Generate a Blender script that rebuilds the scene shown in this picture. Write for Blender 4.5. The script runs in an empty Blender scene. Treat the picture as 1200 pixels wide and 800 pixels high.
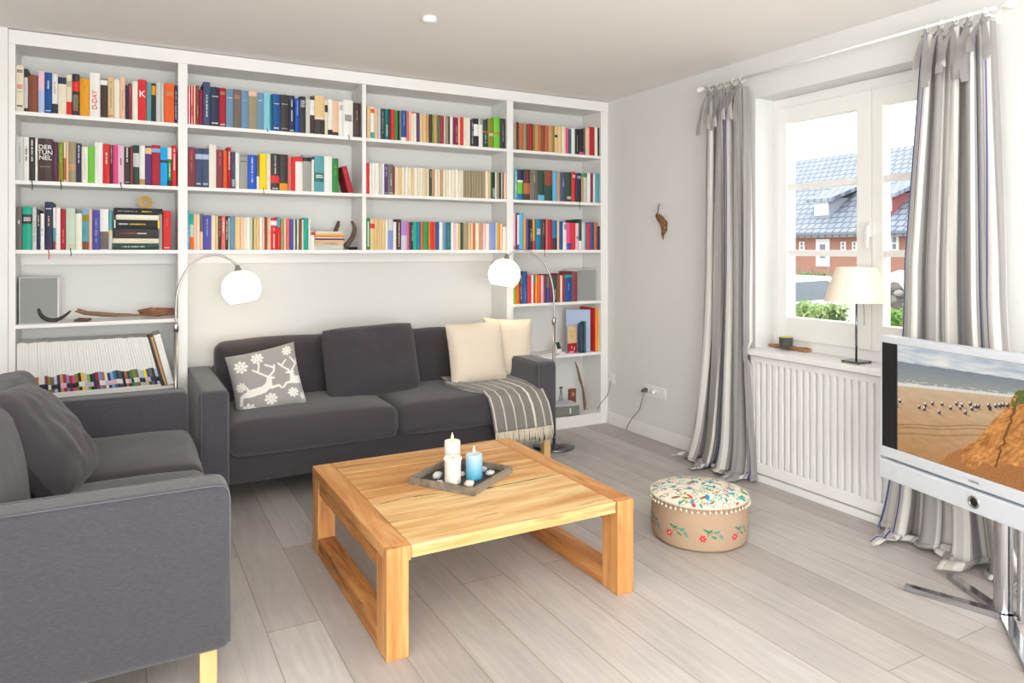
import bpy, bmesh, math, random
from math import sin, cos, pi, radians as R
from mathutils import Vector, Matrix, Euler, noise
import re
random.seed(7)
SC = bpy.context.scene
COL = SC.collection

# ------------------------------------------------------------------ camera, sky, lamps, exposure
FPX, YAW, HZ = 831.6, R(28.7), 292.8
CAM = Vector((-3.329, -4.515, 1.352))
FW = Vector((sin(YAW), cos(YAW), 0)); RT = Vector((cos(YAW), -sin(YAW), 0))
cd = bpy.data.cameras.new('camera'); cam = bpy.data.objects.new('camera', cd); COL.objects.link(cam)
cam.location = CAM; cam.rotation_euler = (R(90), 0, -YAW)
cd.sensor_width = 36; cd.lens = FPX / 1200 * 36; cd.shift_y = -(400 - HZ) / 1200; cd.clip_start = 0.05; cd.clip_end = 300
SC.camera = cam
SC.view_settings.view_transform = 'Standard'; SC.view_settings.look = 'None'
SC.view_settings.gamma = 1; SC.view_settings.use_curve_mapping = False
SC.view_settings.exposure = 0.0
W = bpy.data.worlds.new('sky'); SC.world = W; W.use_nodes = True
W.node_tree.nodes['Background'].inputs[0].default_value = (0.93, 0.97, 1, 1)
W.node_tree.nodes['Background'].inputs[1].default_value = 3.2
def area(name, loc, rot, sx, sy, power, color=(1, 1, 1), portal=False):
    l = bpy.data.lights.new(name, 'AREA'); l.shape = 'RECTANGLE'; l.size = sx; l.size_y = sy; l.energy = power; l.color = color
    o = bpy.data.objects.new(name, l); COL.objects.link(o); o.location = loc; o.rotation_euler = rot
    if portal: l.cycles.is_portal = True
    return o
area('window_light_portal', (0.33, -2.133, 1.5), (0, R(90), 0), 1.5, 1.35, 1, portal=True)
area('garden_door_light', (-2.6, -6.45, 1.35), (R(108), 0, 0), 3.4, 1.9, 168, (.97, 0.985, 1))  # added fill panel behind the camera; no door opening exists there
area('bounced_flash', (-3.1, -5.5, 1.75), (R(180), 0, 0), 1.2, 1.2, 72, (1, 1, 1))  # added lamp aimed upwards to brighten the ceiling, out of view
area('side_fill_light', (-4.4, -4.6, 1.6), (R(90), 0, R(-90)), 2.2, 1.3, 38, (.97, 0.985, 1))  # extra unseen fill from the left; that wall is solid

# picture measurements (1200x800 frame) turned into places in the room
def ray(x, y): return FW + RT * ((x - 600) / FPX) - Vector((0, 0, 1)) * ((y - HZ) / FPX)
def atz(x, y, z=0.0): d = ray(x, y); return CAM + d * ((z - CAM.z) / d.z)
def aty(x, y, Y=0.0): d = ray(x, y); return CAM + d * ((Y - CAM.y) / d.y)
def atx(x, y, X=0.0): d = ray(x, y); return CAM + d * ((X - CAM.x) / d.x)

# ------------------------------------------------------------------ materials
def lin(c):
    return tuple((v / 12.92 if v <= .04045 else ((v + .055) / 1.055) ** 2.4) for v in c)
def rgb(r, g, b): return lin((r / 255, g / 255, b / 255))
def mat(name, col, rough=.6, metal=0, bump=0, bscale=200, var=0, vscale=4, sheen=0, spec=None, emit=None, estr=0, stretch=None, trans=0):
    m = bpy.data.materials.new(name); m.use_nodes = True
    nt = m.node_tree; N = nt.nodes; L = nt.links; b = N['Principled BSDF']
    b.inputs['Base Color'].default_value = (*col, 1); b.inputs['Roughness'].default_value = rough; b.inputs['Metallic'].default_value = metal
    if spec is not None: b.inputs['Specular IOR Level'].default_value = spec
    if sheen: b.inputs['Sheen Weight'].default_value = sheen; b.inputs['Sheen Roughness'].default_value = .5
    if emit: b.inputs['Emission Color'].default_value = (*emit, 1); b.inputs['Emission Strength'].default_value = estr
    if trans: b.inputs['Transmission Weight'].default_value = trans
    if bump or var:
        tc = N.new('ShaderNodeTexCoord'); mp = N.new('ShaderNodeMapping'); L.new(tc.outputs['Object'], mp.inputs[0])
        if stretch: mp.inputs['Scale'].default_value = stretch
    if bump:
        n = N.new('ShaderNodeTexNoise'); n.inputs['Scale'].default_value = bscale; n.inputs['Detail'].default_value = 3
        L.new(mp.outputs[0], n.inputs[0]); bp = N.new('ShaderNodeBump'); bp.inputs['Strength'].default_value = bump; bp.inputs['Distance'].default_value = .002
        L.new(n.outputs[0], bp.inputs['Height']); L.new(bp.outputs[0], b.inputs['Normal'])
    if var:
        n = N.new('ShaderNodeTexNoise'); n.inputs['Scale'].default_value = vscale; n.inputs['Detail'].default_value = 4
        L.new(mp.outputs[0], n.inputs[0]); rp = N.new('ShaderNodeValToRGB'); L.new(n.outputs[0], rp.inputs[0])
        rp.color_ramp.elements[0].position = .3; rp.color_ramp.elements[1].position = .7
        rp.color_ramp.elements[0].color = (*[max(0, c * (1 - var)) for c in col], 1); rp.color_ramp.elements[1].color = (*[min(1, c * (1 + var)) for c in col], 1)
        L.new(rp.outputs[0], b.inputs['Base Color'])
    return m
def attr_mat(name, rough=.85, sheen=0, emis=0, bump=0, bscale=300, translucent=0):
    m = bpy.data.materials.new(name); m.use_nodes = True; nt = m.node_tree; N = nt.nodes; L = nt.links; b = N['Principled BSDF']
    a = N.new('ShaderNodeVertexColor'); a.layer_name = 'Col'
    b.inputs['Roughness'].default_value = rough
    if sheen: b.inputs['Sheen Weight'].default_value = sheen
    if emis:
        b.inputs['Base Color'].default_value = (.01, .01, .01, 1); L.new(a.outputs[0], b.inputs['Emission Color']); b.inputs['Emission Strength'].default_value = emis
    else: L.new(a.outputs[0], b.inputs['Base Color'])
    if bump:
        n = N.new('ShaderNodeTexNoise'); n.inputs['Scale'].default_value = bscale; tc = N.new('ShaderNodeTexCoord'); L.new(tc.outputs['Object'], n.inputs[0])
        bp = N.new('ShaderNodeBump'); bp.inputs['Strength'].default_value = bump; bp.inputs['Distance'].default_value = .002
        L.new(n.outputs[0], bp.inputs['Height']); L.new(bp.outputs[0], b.inputs['Normal'])
    if translucent:
        t = N.new('ShaderNodeBsdfTranslucent'); L.new(a.outputs[0], t.inputs[0]); mx = N.new('ShaderNodeMixShader'); mx.inputs[0].default_value = translucent
        L.new(b.outputs[0], mx.inputs[1]); L.new(t.outputs[0], mx.inputs[2]); L.new(mx.outputs[0], N['Material Output'].inputs[0])
    return m
def wood(name, c1, c2, c3, axis='X', rough=.55, scale=1.0, dark=0.5):
    m = bpy.data.materials.new(name); m.use_nodes = True; nt = m.node_tree; N = nt.nodes; L = nt.links; b = N['Principled BSDF']
    b.inputs['Roughness'].default_value = rough
    tc = N.new('ShaderNodeTexCoord'); mp = N.new('ShaderNodeMapping'); L.new(tc.outputs['Object'], mp.inputs[0])
    oi = N.new('ShaderNodeObjectInfo'); ml = N.new('ShaderNodeMath'); ml.operation = 'MULTIPLY'; ml.inputs[1].default_value = 13.0
    L.new(oi.outputs['Random'], ml.inputs[0]); cb = N.new('ShaderNodeCombineXYZ')
    for i in range(3): L.new(ml.outputs[0], cb.inputs[i])
    L.new(cb.outputs[0], mp.inputs['Location'])
    s = {'X': (1.6, 16, 16), 'Y': (16, 1.6, 16), 'Z': (16, 16, 1.6)}[axis]; mp.inputs['Scale'].default_value = [v * scale for v in s]
    n = N.new('ShaderNodeTexNoise'); n.inputs['Scale'].default_value = 1.0; n.inputs['Detail'].default_value = 6; n.inputs['Roughness'].default_value = .62; n.inputs['Distortion'].default_value = .6
    L.new(mp.outputs[0], n.inputs[0]); rp = N.new('ShaderNodeValToRGB'); L.new(n.outputs[0], rp.inputs[0])
    e = rp.color_ramp.elements; e[0].position = .3; e[0].color = (*c1, 1); e[1].position = .72; e[1].color = (*c3, 1); k = e.new(.5); k.color = (*c2, 1)
    mp2 = N.new('ShaderNodeMapping'); L.new(tc.outputs['Object'], mp2.inputs[0]); L.new(cb.outputs[0], mp2.inputs['Location'])
    mp2.inputs['Scale'].default_value = [v * scale * 3.2 for v in s]
    n2 = N.new('ShaderNodeTexNoise'); n2.inputs['Scale'].default_value = 1; n2.inputs['Detail'].default_value = 4; L.new(mp2.outputs[0], n2.inputs[0])
    r2 = N.new('ShaderNodeValToRGB'); L.new(n2.outputs[0], r2.inputs[0]); r2.color_ramp.elements[0].position = .28; r2.color_ramp.elements[0].color = (dark, dark, dark, 1)
    r2.color_ramp.elements[1].position = .4; r2.color_ramp.elements[1].color = (1, 1, 1, 1)
    mx = N.new('ShaderNodeMixRGB'); mx.blend_type = 'MULTIPLY'; mx.inputs[0].default_value = .8; L.new(rp.outputs[0], mx.inputs[1]); L.new(r2.outputs[0], mx.inputs[2])
    L.new(mx.outputs[0], b.inputs['Base Color'])
    bp = N.new('ShaderNodeBump'); bp.inputs['Strength'].default_value = .35; bp.inputs['Distance'].default_value = .002; L.new(n2.outputs[0], bp.inputs['Height']); L.new(bp.outputs[0], b.inputs['Normal'])
    return m

M = {}
M['wall'] = mat('wall_paint', rgb(227, 227, 224), .85, bump=.15, bscale=120)
M['ceil'] = mat('ceiling_paint', rgb(243, 240, 235), .9)
M['white'] = mat('white_lacquer', rgb(241, 240, 237), .45)
M['whiteplas'] = mat('white_plastic', rgb(240, 240, 236), .4)
M['winwhite'] = mat('white_window_paint', rgb(244, 244, 240), .35)
M['page'] = mat('paper', rgb(225, 217, 198), .9, var=.06, vscale=300, stretch=(1, 1, .02))
M['sofa'] = mat('charcoal_fabric', rgb(60, 56, 60), .95, bump=.7, bscale=420, var=.16, vscale=300, sheen=.22, stretch=(.35, .35, 1.8))
M['sofa_arm'] = mat('charcoal_fabric_arm_sheen', rgb(70, 69, 74), .95, bump=.7, bscale=420, var=.22, vscale=260, sheen=.28, stretch=(.25, .25, 1.8))  # lighter copy of the sofa fabric; armrest sheen put into its colour
M['piping'] = mat('grey_piping', rgb(108, 108, 114), .9)
M['blackfeet'] = mat('dark_underside', rgb(30, 28, 28), .9)
M['beige'] = mat('cream_cotton', rgb(222, 208, 188), .9, bump=.3, bscale=300, sheen=.1)
M['chrome'] = mat('brushed_chrome', (.46, .46, .48), .14, 1)
M['chromelamp'] = mat('satin_nickel', (.45, .43, .41), .28, 1)
M['dchrome'] = mat('dark_chrome', (.2, .2, .22), .15, 1)
M['black'] = mat('black_plastic', rgb(28, 28, 30), .4)
M['silver'] = mat('silver_plastic', rgb(214, 219, 226), .4, .1)
M['grey'] = mat('grey_card', rgb(150, 152, 150), .8)
M['cord'] = mat('grey_cord', rgb(110, 108, 104), .6)
M['wcord'] = mat('white_cord', rgb(225, 225, 222), .5)
M['wax'] = mat('white_wax', rgb(240, 236, 226), .45, emit=(1, .75, .5), estr=.03)
M['wick'] = mat('wick', rgb(40, 30, 25), .9)
M['flame'] = mat('flame', (1, .6, .2), .5, emit=(1, .55, .16), estr=14)
M['tray'] = wood('weathered_tray_wood', rgb(92, 82, 70), rgb(128, 116, 100), rgb(158, 146, 128), 'X', .8)
M['slate'] = mat('dark_tray_base', rgb(62, 62, 64), .7, var=.2, vscale=30)
M['teakX'] = wood('teak_x', rgb(196, 132, 70), rgb(226, 172, 106), rgb(240, 202, 142), 'X', .5, 1, .5)
M['teakY'] = wood('teak_y', rgb(178, 108, 52), rgb(208, 144, 82), rgb(230, 180, 118), 'Y', .5, 1, .5)
M['teakZ'] = wood('teak_z', rgb(182, 112, 54), rgb(212, 150, 88), rgb(232, 184, 122), 'Z', .5, 1, .5)
M['teakX2'] = wood('pale_teak', rgb(204, 142, 80), rgb(232, 190, 128), rgb(246, 218, 168), 'X', .5, 1, .5)
M['teakX'] = wood('teak_x', rgb(176, 106, 52), rgb(216, 158, 94), rgb(238, 202, 146), 'X', .5, 1, .45)
M['teakR'] = wood('rough_teak', rgb(120, 70, 34), rgb(186, 122, 64), rgb(214, 154, 90), 'Y', .7, 1.6, .3)
M['crack'] = mat('crack_shadow_gap', rgb(60, 36, 20), .95)
M['birch'] = wood('birch', rgb(214, 168, 110), rgb(228, 186, 128), rgb(236, 198, 144), 'Z', .5, 1, .9)
M['drift'] = wood('driftwood', rgb(110, 82, 60), rgb(150, 120, 92), rgb(180, 152, 124), 'X', .85, 2, .5)
M['driftz'] = wood('driftwood_upright', rgb(110, 82, 66), rgb(146, 114, 94), rgb(172, 142, 120), 'Z', .85, 2, .5)
M['horn'] = mat('brown_horn', rgb(96, 70, 56), .6, bump=.6, bscale=60, var=.3, vscale=25)
M['bhorn'] = mat('black_horn', rgb(42, 38, 38), .5, bump=.4, bscale=60)
M['gold'] = mat('gold_wire', rgb(196, 160, 92), .4, .6)
M['opal'] = mat('opal_glass_lit', (1, .95, .88), .3, emit=(1, .87, .68), estr=3.2)
M['shade'] = attr = mat('cream_lampshade', rgb(240, 226, 208), .8, emit=(1, .86, .7), estr=.12)  # lamp is unlit; faint glow added for daylight passing through the shade
M['stone'] = mat('pale_pebble', rgb(205, 200, 192), .6, var=.15, vscale=30)
M['pinkstone'] = mat('pinkish_shell', rgb(226, 208, 196), .6, var=.1, vscale=40)
M['bluestone'] = mat('bluish_pebble', rgb(170, 184, 206), .5)
M['curtain'] = attr_mat('striped_curtain', .9, translucent=.25)
M['knit'] = attr_mat('knitted_cover', .95, sheen=.2, bump=.5, bscale=260)
M['embroid'] = attr_mat('embroidered_cotton', .9, bump=.3, bscale=200)
M['throw'] = attr_mat('woven_wool', .95, sheen=.3, bump=.6, bscale=350)
M['fringe'] = mat('cream_fringe', rgb(222, 212, 192), .9)
M['screen'] = attr_mat('screen_picture', .25, emis=.95)

# whitewashed plank floor
def floor_mat():
    m = bpy.data.materials.new('whitewashed_planks'); m.use_nodes = True; nt = m.node_tree; N = nt.nodes; L = nt.links; b = N['Principled BSDF']
    tc = N.new('ShaderNodeTexCoord'); mp = N.new('ShaderNodeMapping'); L.new(tc.outputs['Object'], mp.inputs[0]); mp.inputs['Rotation'].default_value = (0, 0, R(90)); mp.inputs['Location'].default_value = (0, .035, 0)
    br = N.new('ShaderNodeTexBrick'); L.new(mp.outputs[0], br.inputs[0]); br.offset = .37; br.inputs['Scale'].default_value = 1
    br.inputs['Brick Width'].default_value = 1.9; br.inputs['Row Height'].default_value = .19; br.inputs['Mortar Size'].default_value = .0024; br.inputs['Mortar Smooth'].default_value = .1; br.inputs['Bias'].default_value = 0
    br.inputs['Color1'].default_value = (*rgb(184, 177, 172), 1); br.inputs['Color2'].default_value = (*rgb(207, 202, 198), 1); br.inputs['Mortar'].default_value = (*rgb(164, 152, 142), 1)
    mp2 = N.new('ShaderNodeMapping'); L.new(tc.outputs['Object'], mp2.inputs[0]); mp2.inputs['Scale'].default_value = (34, 2.6, 1)
    n = N.new('ShaderNodeTexNoise'); n.inputs['Scale'].default_value = 1; n.inputs['Detail'].default_value = 7; n.inputs['Roughness'].default_value = .65; n.inputs['Distortion'].default_value = .9; L.new(mp2.outputs[0], n.inputs[0])
    rp = N.new('ShaderNodeValToRGB'); L.new(n.outputs[0], rp.inputs[0]); rp.color_ramp.elements[0].position = .3; rp.color_ramp.elements[0].color = (.84, .82, .81, 1); rp.color_ramp.elements[1].position = .7; rp.color_ramp.elements[1].color = (1.06, 1.05, 1.04, 1)
    n3 = N.new('ShaderNodeTexNoise'); n3.inputs['Scale'].default_value = 2.2; n3.inputs['Detail'].default_value = 5; L.new(tc.outputs['Object'], n3.inputs[0])
    r3 = N.new('ShaderNodeValToRGB'); L.new(n3.outputs[0], r3.inputs[0]); r3.color_ramp.elements[0].position = .35; r3.color_ramp.elements[0].color = (.9, .9, .9, 1); r3.color_ramp.elements[1].position = .6; r3.color_ramp.elements[1].color = (1, 1, 1, 1)
    mx = N.new('ShaderNodeMixRGB'); mx.blend_type = 'MULTIPLY'; mx.inputs[0].default_value = 1; L.new(br.outputs[0], mx.inputs[1]); L.new(rp.outputs[0], mx.inputs[2])
    m2 = N.new('ShaderNodeMixRGB'); m2.blend_type = 'MULTIPLY'; m2.inputs[0].default_value = 1; L.new(mx.outputs[0], m2.inputs[1]); L.new(r3.outputs[0], m2.inputs[2])
    L.new(m2.outputs[0], b.inputs['Base Color']); b.inputs['Roughness'].default_value = .42
    bp = N.new('ShaderNodeBump'); bp.inputs['Strength'].default_value = .15; bp.inputs['Distance'].default_value = .002; L.new(n.outputs[0], bp.inputs['Height']); L.new(bp.outputs[0], b.inputs['Normal'])
    return m
M['floor'] = floor_mat()
def glass_mat():
    m = bpy.data.materials.new('window_glass'); m.use_nodes = True; nt = m.node_tree; N = nt.nodes; L = nt.links; N.remove(N['Principled BSDF'])
    t = N.new('ShaderNodeBsdfTransparent'); g = N.new('ShaderNodeBsdfGlossy'); g.inputs['Roughness'].default_value = .02; mx = N.new('ShaderNodeMixShader')
    lw = N.new('ShaderNodeLayerWeight'); lw.inputs[0].default_value = .25; mm = N.new('ShaderNodeMath'); mm.operation = 'MULTIPLY'; mm.inputs[1].default_value = .35; L.new(lw.outputs['Fresnel'], mm.inputs[0])
    L.new(mm.outputs[0], mx.inputs[0]); L.new(t.outputs[0], mx.inputs[1]); L.new(g.outputs[0], mx.inputs[2]); L.new(mx.outputs[0], N['Material Output'].inputs[0])
    return m
M['glass'] = glass_mat()

# ------------------------------------------------------------------ mesh helpers
def place(o, parent=None):
    COL.objects.link(o)
    if parent is not None: o.parent = parent
    return o
def tag(o, label=None, cat=None, group=None, kind=None):
    if label: o['label'] = label
    if cat: o['category'] = cat
    if group: o['group'] = group
    if kind: o['kind'] = kind
    return o
def empty(name, loc=(0, 0, 0), rz=0, label=None, cat=None, group=None, kind=None, rot=None):
    o = bpy.data.objects.new(name, None); COL.objects.link(o); o.location = loc; o.rotation_euler = rot or (0, 0, rz); o.empty_display_size = .1
    return tag(o, label, cat, group, kind)
class MB:
    """collects shapes in one mesh"""
    def __init__(s): s.v = []; s.f = []; s.m = []; s.c = []
    def add(s, vs, fs, mi=0, M4=None):
        n = len(s.v)
        s.v += [(M4 @ Vector(p)) if M4 else Vector(p) for p in vs]
        s.f += [tuple(i + n for i in f) for f in fs]; s.m += [mi] * len(fs); return s
    def box(s, x0, x1, y0, y1, z0, z1, mi=0, bev=0, M4=None):
        if bev > 0:
            bm = bmesh.new(); bmesh.ops.create_cube(bm, size=1)
            for v in bm.verts: v.co = Vector(((x0 + x1) / 2 + v.co.x * (x1 - x0), (y0 + y1) / 2 + v.co.y * (y1 - y0), (z0 + z1) / 2 + v.co.z * (z1 - z0)))
            b = min(bev, .45 * min(abs(x1 - x0), abs(y1 - y0), abs(z1 - z0)))
            bmesh.ops.bevel(bm, geom=bm.edges[:], offset=b, segments=2, affect='EDGES', profile=.6)
            bm.verts.index_update(); s.add([v.co.copy() for v in bm.verts], [[v.index for v in f.verts] for f in bm.faces], mi, M4); bm.free(); return s
        v = [(x0, y0, z0), (x1, y0, z0), (x1, y1, z0), (x0, y1, z0), (x0, y0, z1), (x1, y0, z1), (x1, y1, z1), (x0, y1, z1)]
        return s.add(v, [(3, 2, 1, 0), (4, 5, 6, 7), (0, 1, 5, 4), (1, 2, 6, 5), (2, 3, 7, 6), (3, 0, 4, 7)], mi, M4)
    def tube(s, pts, rad, n=10, mi=0, cap=True, M4=None, flat=1.0):
        pts = [Vector(p) for p in pts]; k = len(pts)
        rr = rad if isinstance(rad, (list, tuple)) else [rad] * k
        vs = []; prev = None
        for i, p in enumerate(pts):
            t = (pts[min(i + 1, k - 1)] - pts[max(i - 1, 0)]).normalized()
            if prev is None:
                a = Vector((0, 0, 1)) if abs(t.z) < .9 else Vector((1, 0, 0)); u = t.cross(a).normalized()
            else: u = (prev - t * prev.dot(t)).normalized()
            prev = u; w = t.cross(u)
            for j in range(n):
                a = 2 * pi * j / n; vs.append(p + u * (cos(a) * rr[i]) + w * (sin(a) * rr[i] * flat))
        fs = [(i * n + j, i * n + (j + 1) % n, (i + 1) * n + (j + 1) % n, (i + 1) * n + j) for i in range(k - 1) for j in range(n)]
        if cap: fs += [tuple(range(n - 1, -1, -1)), tuple(range((k - 1) * n, k * n))]
        return s.add(vs, fs, mi, M4)
    def lathe(s, prof, n=32, c=(0, 0, 0), mi=0, M4=None, close=True):
        vs = []; c = Vector(c)
        for r, z in prof:
            for j in range(n): a = 2 * pi * j / n; vs.append(c + Vector((r * cos(a), r * sin(a), z)))
        k = len(prof); fs = [(i * n + j, i * n + (j + 1) % n, (i + 1) * n + (j + 1) % n, (i + 1) * n + j) for i in range(k - 1) for j in range(n)]
        if close: fs += [tuple(range(n - 1, -1, -1)), tuple(range((k - 1) * n, k * n))]
        return s.add(vs, fs, mi, M4)
    def ball(s, c, r, sc=(1, 1, 1), n=12, mi=0, lump=0, seed=0, M4=None):
        vs = []; fs = []; c = Vector(c); h = n // 2
        for i in range(h + 1):
            th = pi * i / h
            for j in range(n):
                a = 2 * pi * j / n; d = Vector((sin(th) * cos(a), sin(th) * sin(a), cos(th)))
                k = 1 + (lump * noise.noise(d * 1.7 + Vector((seed, seed * 2, 0))) if lump else 0)
                vs.append(c + Vector((d.x * r * sc[0] * k, d.y * r * sc[1] * k, d.z * r * sc[2] * k)))
        fs = [(i * n + j, (i + 1) * n + j, (i + 1) * n + (j + 1) % n, i * n + (j + 1) % n) for i in range(h) for j in range(n)]
        return s.add(vs, fs, mi, M4)
    def build(s, name, mats, parent=None, smooth=False, loc=None, rot=None, cols=None, origin=None):
        me = bpy.data.meshes.new(name)
        vs = s.v if origin is None else [v - Vector(origin) for v in s.v]
        me.from_pydata([tuple(v) for v in vs], [], s.f); me.validate(verbose=False)
        for m in (mats if isinstance(mats, (list, tuple)) else [mats]): me.materials.append(m)
        if len(me.polygons) == len(s.m): me.polygons.foreach_set('material_index', s.m)
        if smooth: me.polygons.foreach_set('use_smooth', [True] * len(me.polygons))
        if cols is not None:
            ca = me.color_attributes.new('Col', 'FLOAT_COLOR', 'POINT')
            flat = []
            for c in cols: flat += [c[0], c[1], c[2], 1]
            ca.data.foreach_set('color', flat)
        me.update()
        o = bpy.data.objects.new(name, me); place(o, parent)
        if origin is not None: o.location = origin
        if loc is not None: o.location = loc
        if rot is not None: o.rotation_euler = rot
        return o
def autosmooth(o, ang=40):
    me = o.data; me.polygons.foreach_set('use_smooth', [True] * len(me.polygons))
    me.set_sharp_from_angle(angle=R(ang)); return o
def softbox(sx, sy, sz, r=.04, puff=(0, 0, 0), n=22, wr=0, seed=0, wsc=5):
    """a stuffed block centred on 0: rounded edges, bulged faces, small creases"""
    b = MB(); h = Vector((sx / 2, sy / 2, sz / 2)); idx = {}; vs = []; fs = []
    def coords(L):
        k = max(4, int(n * min(1, L / max(sx, sy, sz)) + 4)); edge = [-1 + 2 * r / L * t / 3 for t in range(3)] if 2 * r < L else [-1, -.7]
        a0 = min(edge[-1] + 2 * r / L / 3, -.05)
        inner = [a0 + (-2 * a0) * i / k for i in range(k + 1)]
        return edge + inner + [-e for e in reversed(edge)]
    cx, cy, cz = coords(sx), coords(sy), coords(sz)
    def P(x, y, z):
        key = (round(x, 5), round(y, 5), round(z, 5))
        if key in idx: return idx[key]
        q = Vector((x * h.x, y * h.y, z * h.z)); rr = min(r, h.x, h.y, h.z)
        inn = Vector((max(-h.x + rr, min(h.x - rr, q.x)), max(-h.y + rr, min(h.y - rr, q.y)), max(-h.z + rr, min(h.z - rr, q.z))))
        d = q - inn; p = inn + d.normalized() * rr if d.length > 1e-9 else q
        u, v, w = p.x / h.x, p.y / h.y, p.z / h.z
        p.x += math.copysign(puff[0], u) * abs(u) ** 3 * (1 - v * v) * (1 - w * w)
        p.y += math.copysign(puff[1], v) * abs(v) ** 3 * (1 - u * u) * (1 - w * w)
        p.z += math.copysign(puff[2], w) * abs(w) ** 3 * (1 - u ** 4) * (1 - v ** 4)
        if wr:
            q = p * wsc + Vector((seed * 7.1, seed * 3.3, seed)); nn = noise.noise_vector(q) * wr + noise.noise_vector(q * 3) * wr * .25; p += nn
        idx[key] = len(vs); vs.append(p); return idx[key]
    for A, B, f in ((cx, cy, lambda a, b, s: P(a, b, s)), (cy, cz, lambda a, b, s: P(s, a, b)), (cz, cx, lambda a, b, s: P(b, s, a))):
        for s_ in (-1, 1):
            for i in range(len(A) - 1):
                for j in range(len(B) - 1):
                    q = (f(A[i], B[j], s_), f(A[i + 1], B[j], s_), f(A[i + 1], B[j + 1], s_), f(A[i], B[j + 1], s_))
                    fs.append(q if s_ > 0 else q[::-1])
    b.add(vs, fs); return b
def pillow(w, h, t, n=30, seed=0, wr=.006, colf=None, pinch=.05, rc=0):
    """scatter cushion standing in the xz plane, bottom edge at z=0; front faces -y"""
    b = MB(); vs = []; cols = []; N1 = n + 1
    for side in (-1, 1):
        for i in range(N1):
            for j in range(N1):
                u = -1 + 2 * i / n; v = -1 + 2 * j / n
                u_ = math.copysign(1 - (1 - abs(u)) ** 1.25, u) if False else u
                x = w / 2 * u_ * (1 - pinch * (1 - v * v)); z = h / 2 * v * (1 - pinch * (1 - u * u)) + h / 2
                if rc: kk = 1 - rc * max(0, abs(u * v) - .55) ** 1.3 / .35; x *= kk; z = (z - h / 2) * kk + h / 2
                th = t / 2 * (max(0, (1 - u ** 4) * (1 - v ** 4))) ** .55
                q = Vector((x * 6 + seed * 5, z * 6, seed * 3 + side)); ed = (1 - u ** 6) * (1 - v ** 6)
                y = side * (th + ed * (noise.noise(q) * wr * 1.5 + noise.noise(q * 2.7) * wr * .6)) if ed > 0 else 0
                # pulled creases near the corners
                y += -side * wr * 1.2 * max(0, abs(u * v) - .45) * sin(18 * (abs(u) - abs(v)) + seed) * (1 if ed > 0 else 0)
                vs.append(Vector((x, y, z)))
                if colf: cols.append(colf((u + 1) / 2, (v + 1) / 2, side))
    fs = []
    for s_ in range(2):
        o = s_ * N1 * N1
        for i in range(n):
            for j in range(n):
                q = (o + i * N1 + j, o + (i + 1) * N1 + j, o + (i + 1) * N1 + j + 1, o + i * N1 + j + 1)
                fs.append(q if s_ == 0 else q[::-1])
    b.add(vs, fs); return b, cols
_fonts = {}
def text_geo(txt, size=1.0, bold=True):
    key = (txt, bold)
    if key not in _fonts:
        c = bpy.data.curves.new('t', 'FONT'); c.body = txt; c.size = 1; c.align_x = 'CENTER'; c.align_y = 'CENTER'; c.space_line = .85
        if bold: c.offset = .012
        o = bpy.data.objects.new('t', c); COL.objects.link(o); dg = bpy.context.evaluated_depsgraph_get(); dg.update()
        me = bpy.data.meshes.new_from_object(o.evaluated_get(dg)); _fonts[key] = ([v.co.copy() for v in me.vertices], [tuple(p.vertices) for p in me.polygons])
        bpy.data.objects.remove(o); bpy.data.meshes.remove(me)
    v, f = _fonts[key]; return [p * size for p in v], f

# ------------------------------------------------------------------ the room
H = 2.51; WR, WD = -6.6, .15
def struct(b, name, m, parent=None, **k):
    o = b.build(name, m, parent, **k)
    if parent is None: o['kind'] = 'structure'
    return o
struct(MB().box(-4.6, .45, WR, .4, -.08, 0), 'floor', M['floor'])
struct(MB().box(-4.6, .45, WR, .4, H, H + .1), 'ceiling', M['ceil'])
struct(MB().box(-4.6, .45, .25, .4, 0, H), 'wall_back', M['wall'])
struct(MB().box(-4.6, -4.5, WR, .25, 0, H), 'wall_left', M['wall'])
struct(MB().box(-4.5, .45, WR - .1, WR, 0, H), 'wall_front', M['wall'])
WY0, WY1, WZ0, WZ1 = -2.786, -1.48, .735, 2.262
struct(MB().box(0, .35, WY1, .25, 0, H).box(0, .35, WR, WY0, 0, H).box(0, .35, WY0, WY1, 0, WZ0).box(0, .35, WY0, WY1, WZ1, H), 'wall_right', M['wall'])
struct(MB().box(-4.5, -3.857, -.012, .25, 0, H, bev=.002), 'wall_left_pier', M['white'])
struct(MB().box(-.014, 0, WY1 + .0, -.016, 0, .09, bev=.004), 'baseboard_right', M['white'])
struct(MB().box(-.008, -.002, -1.45, -.02, -.001, .006), 'trim_1', M['black'])

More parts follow.
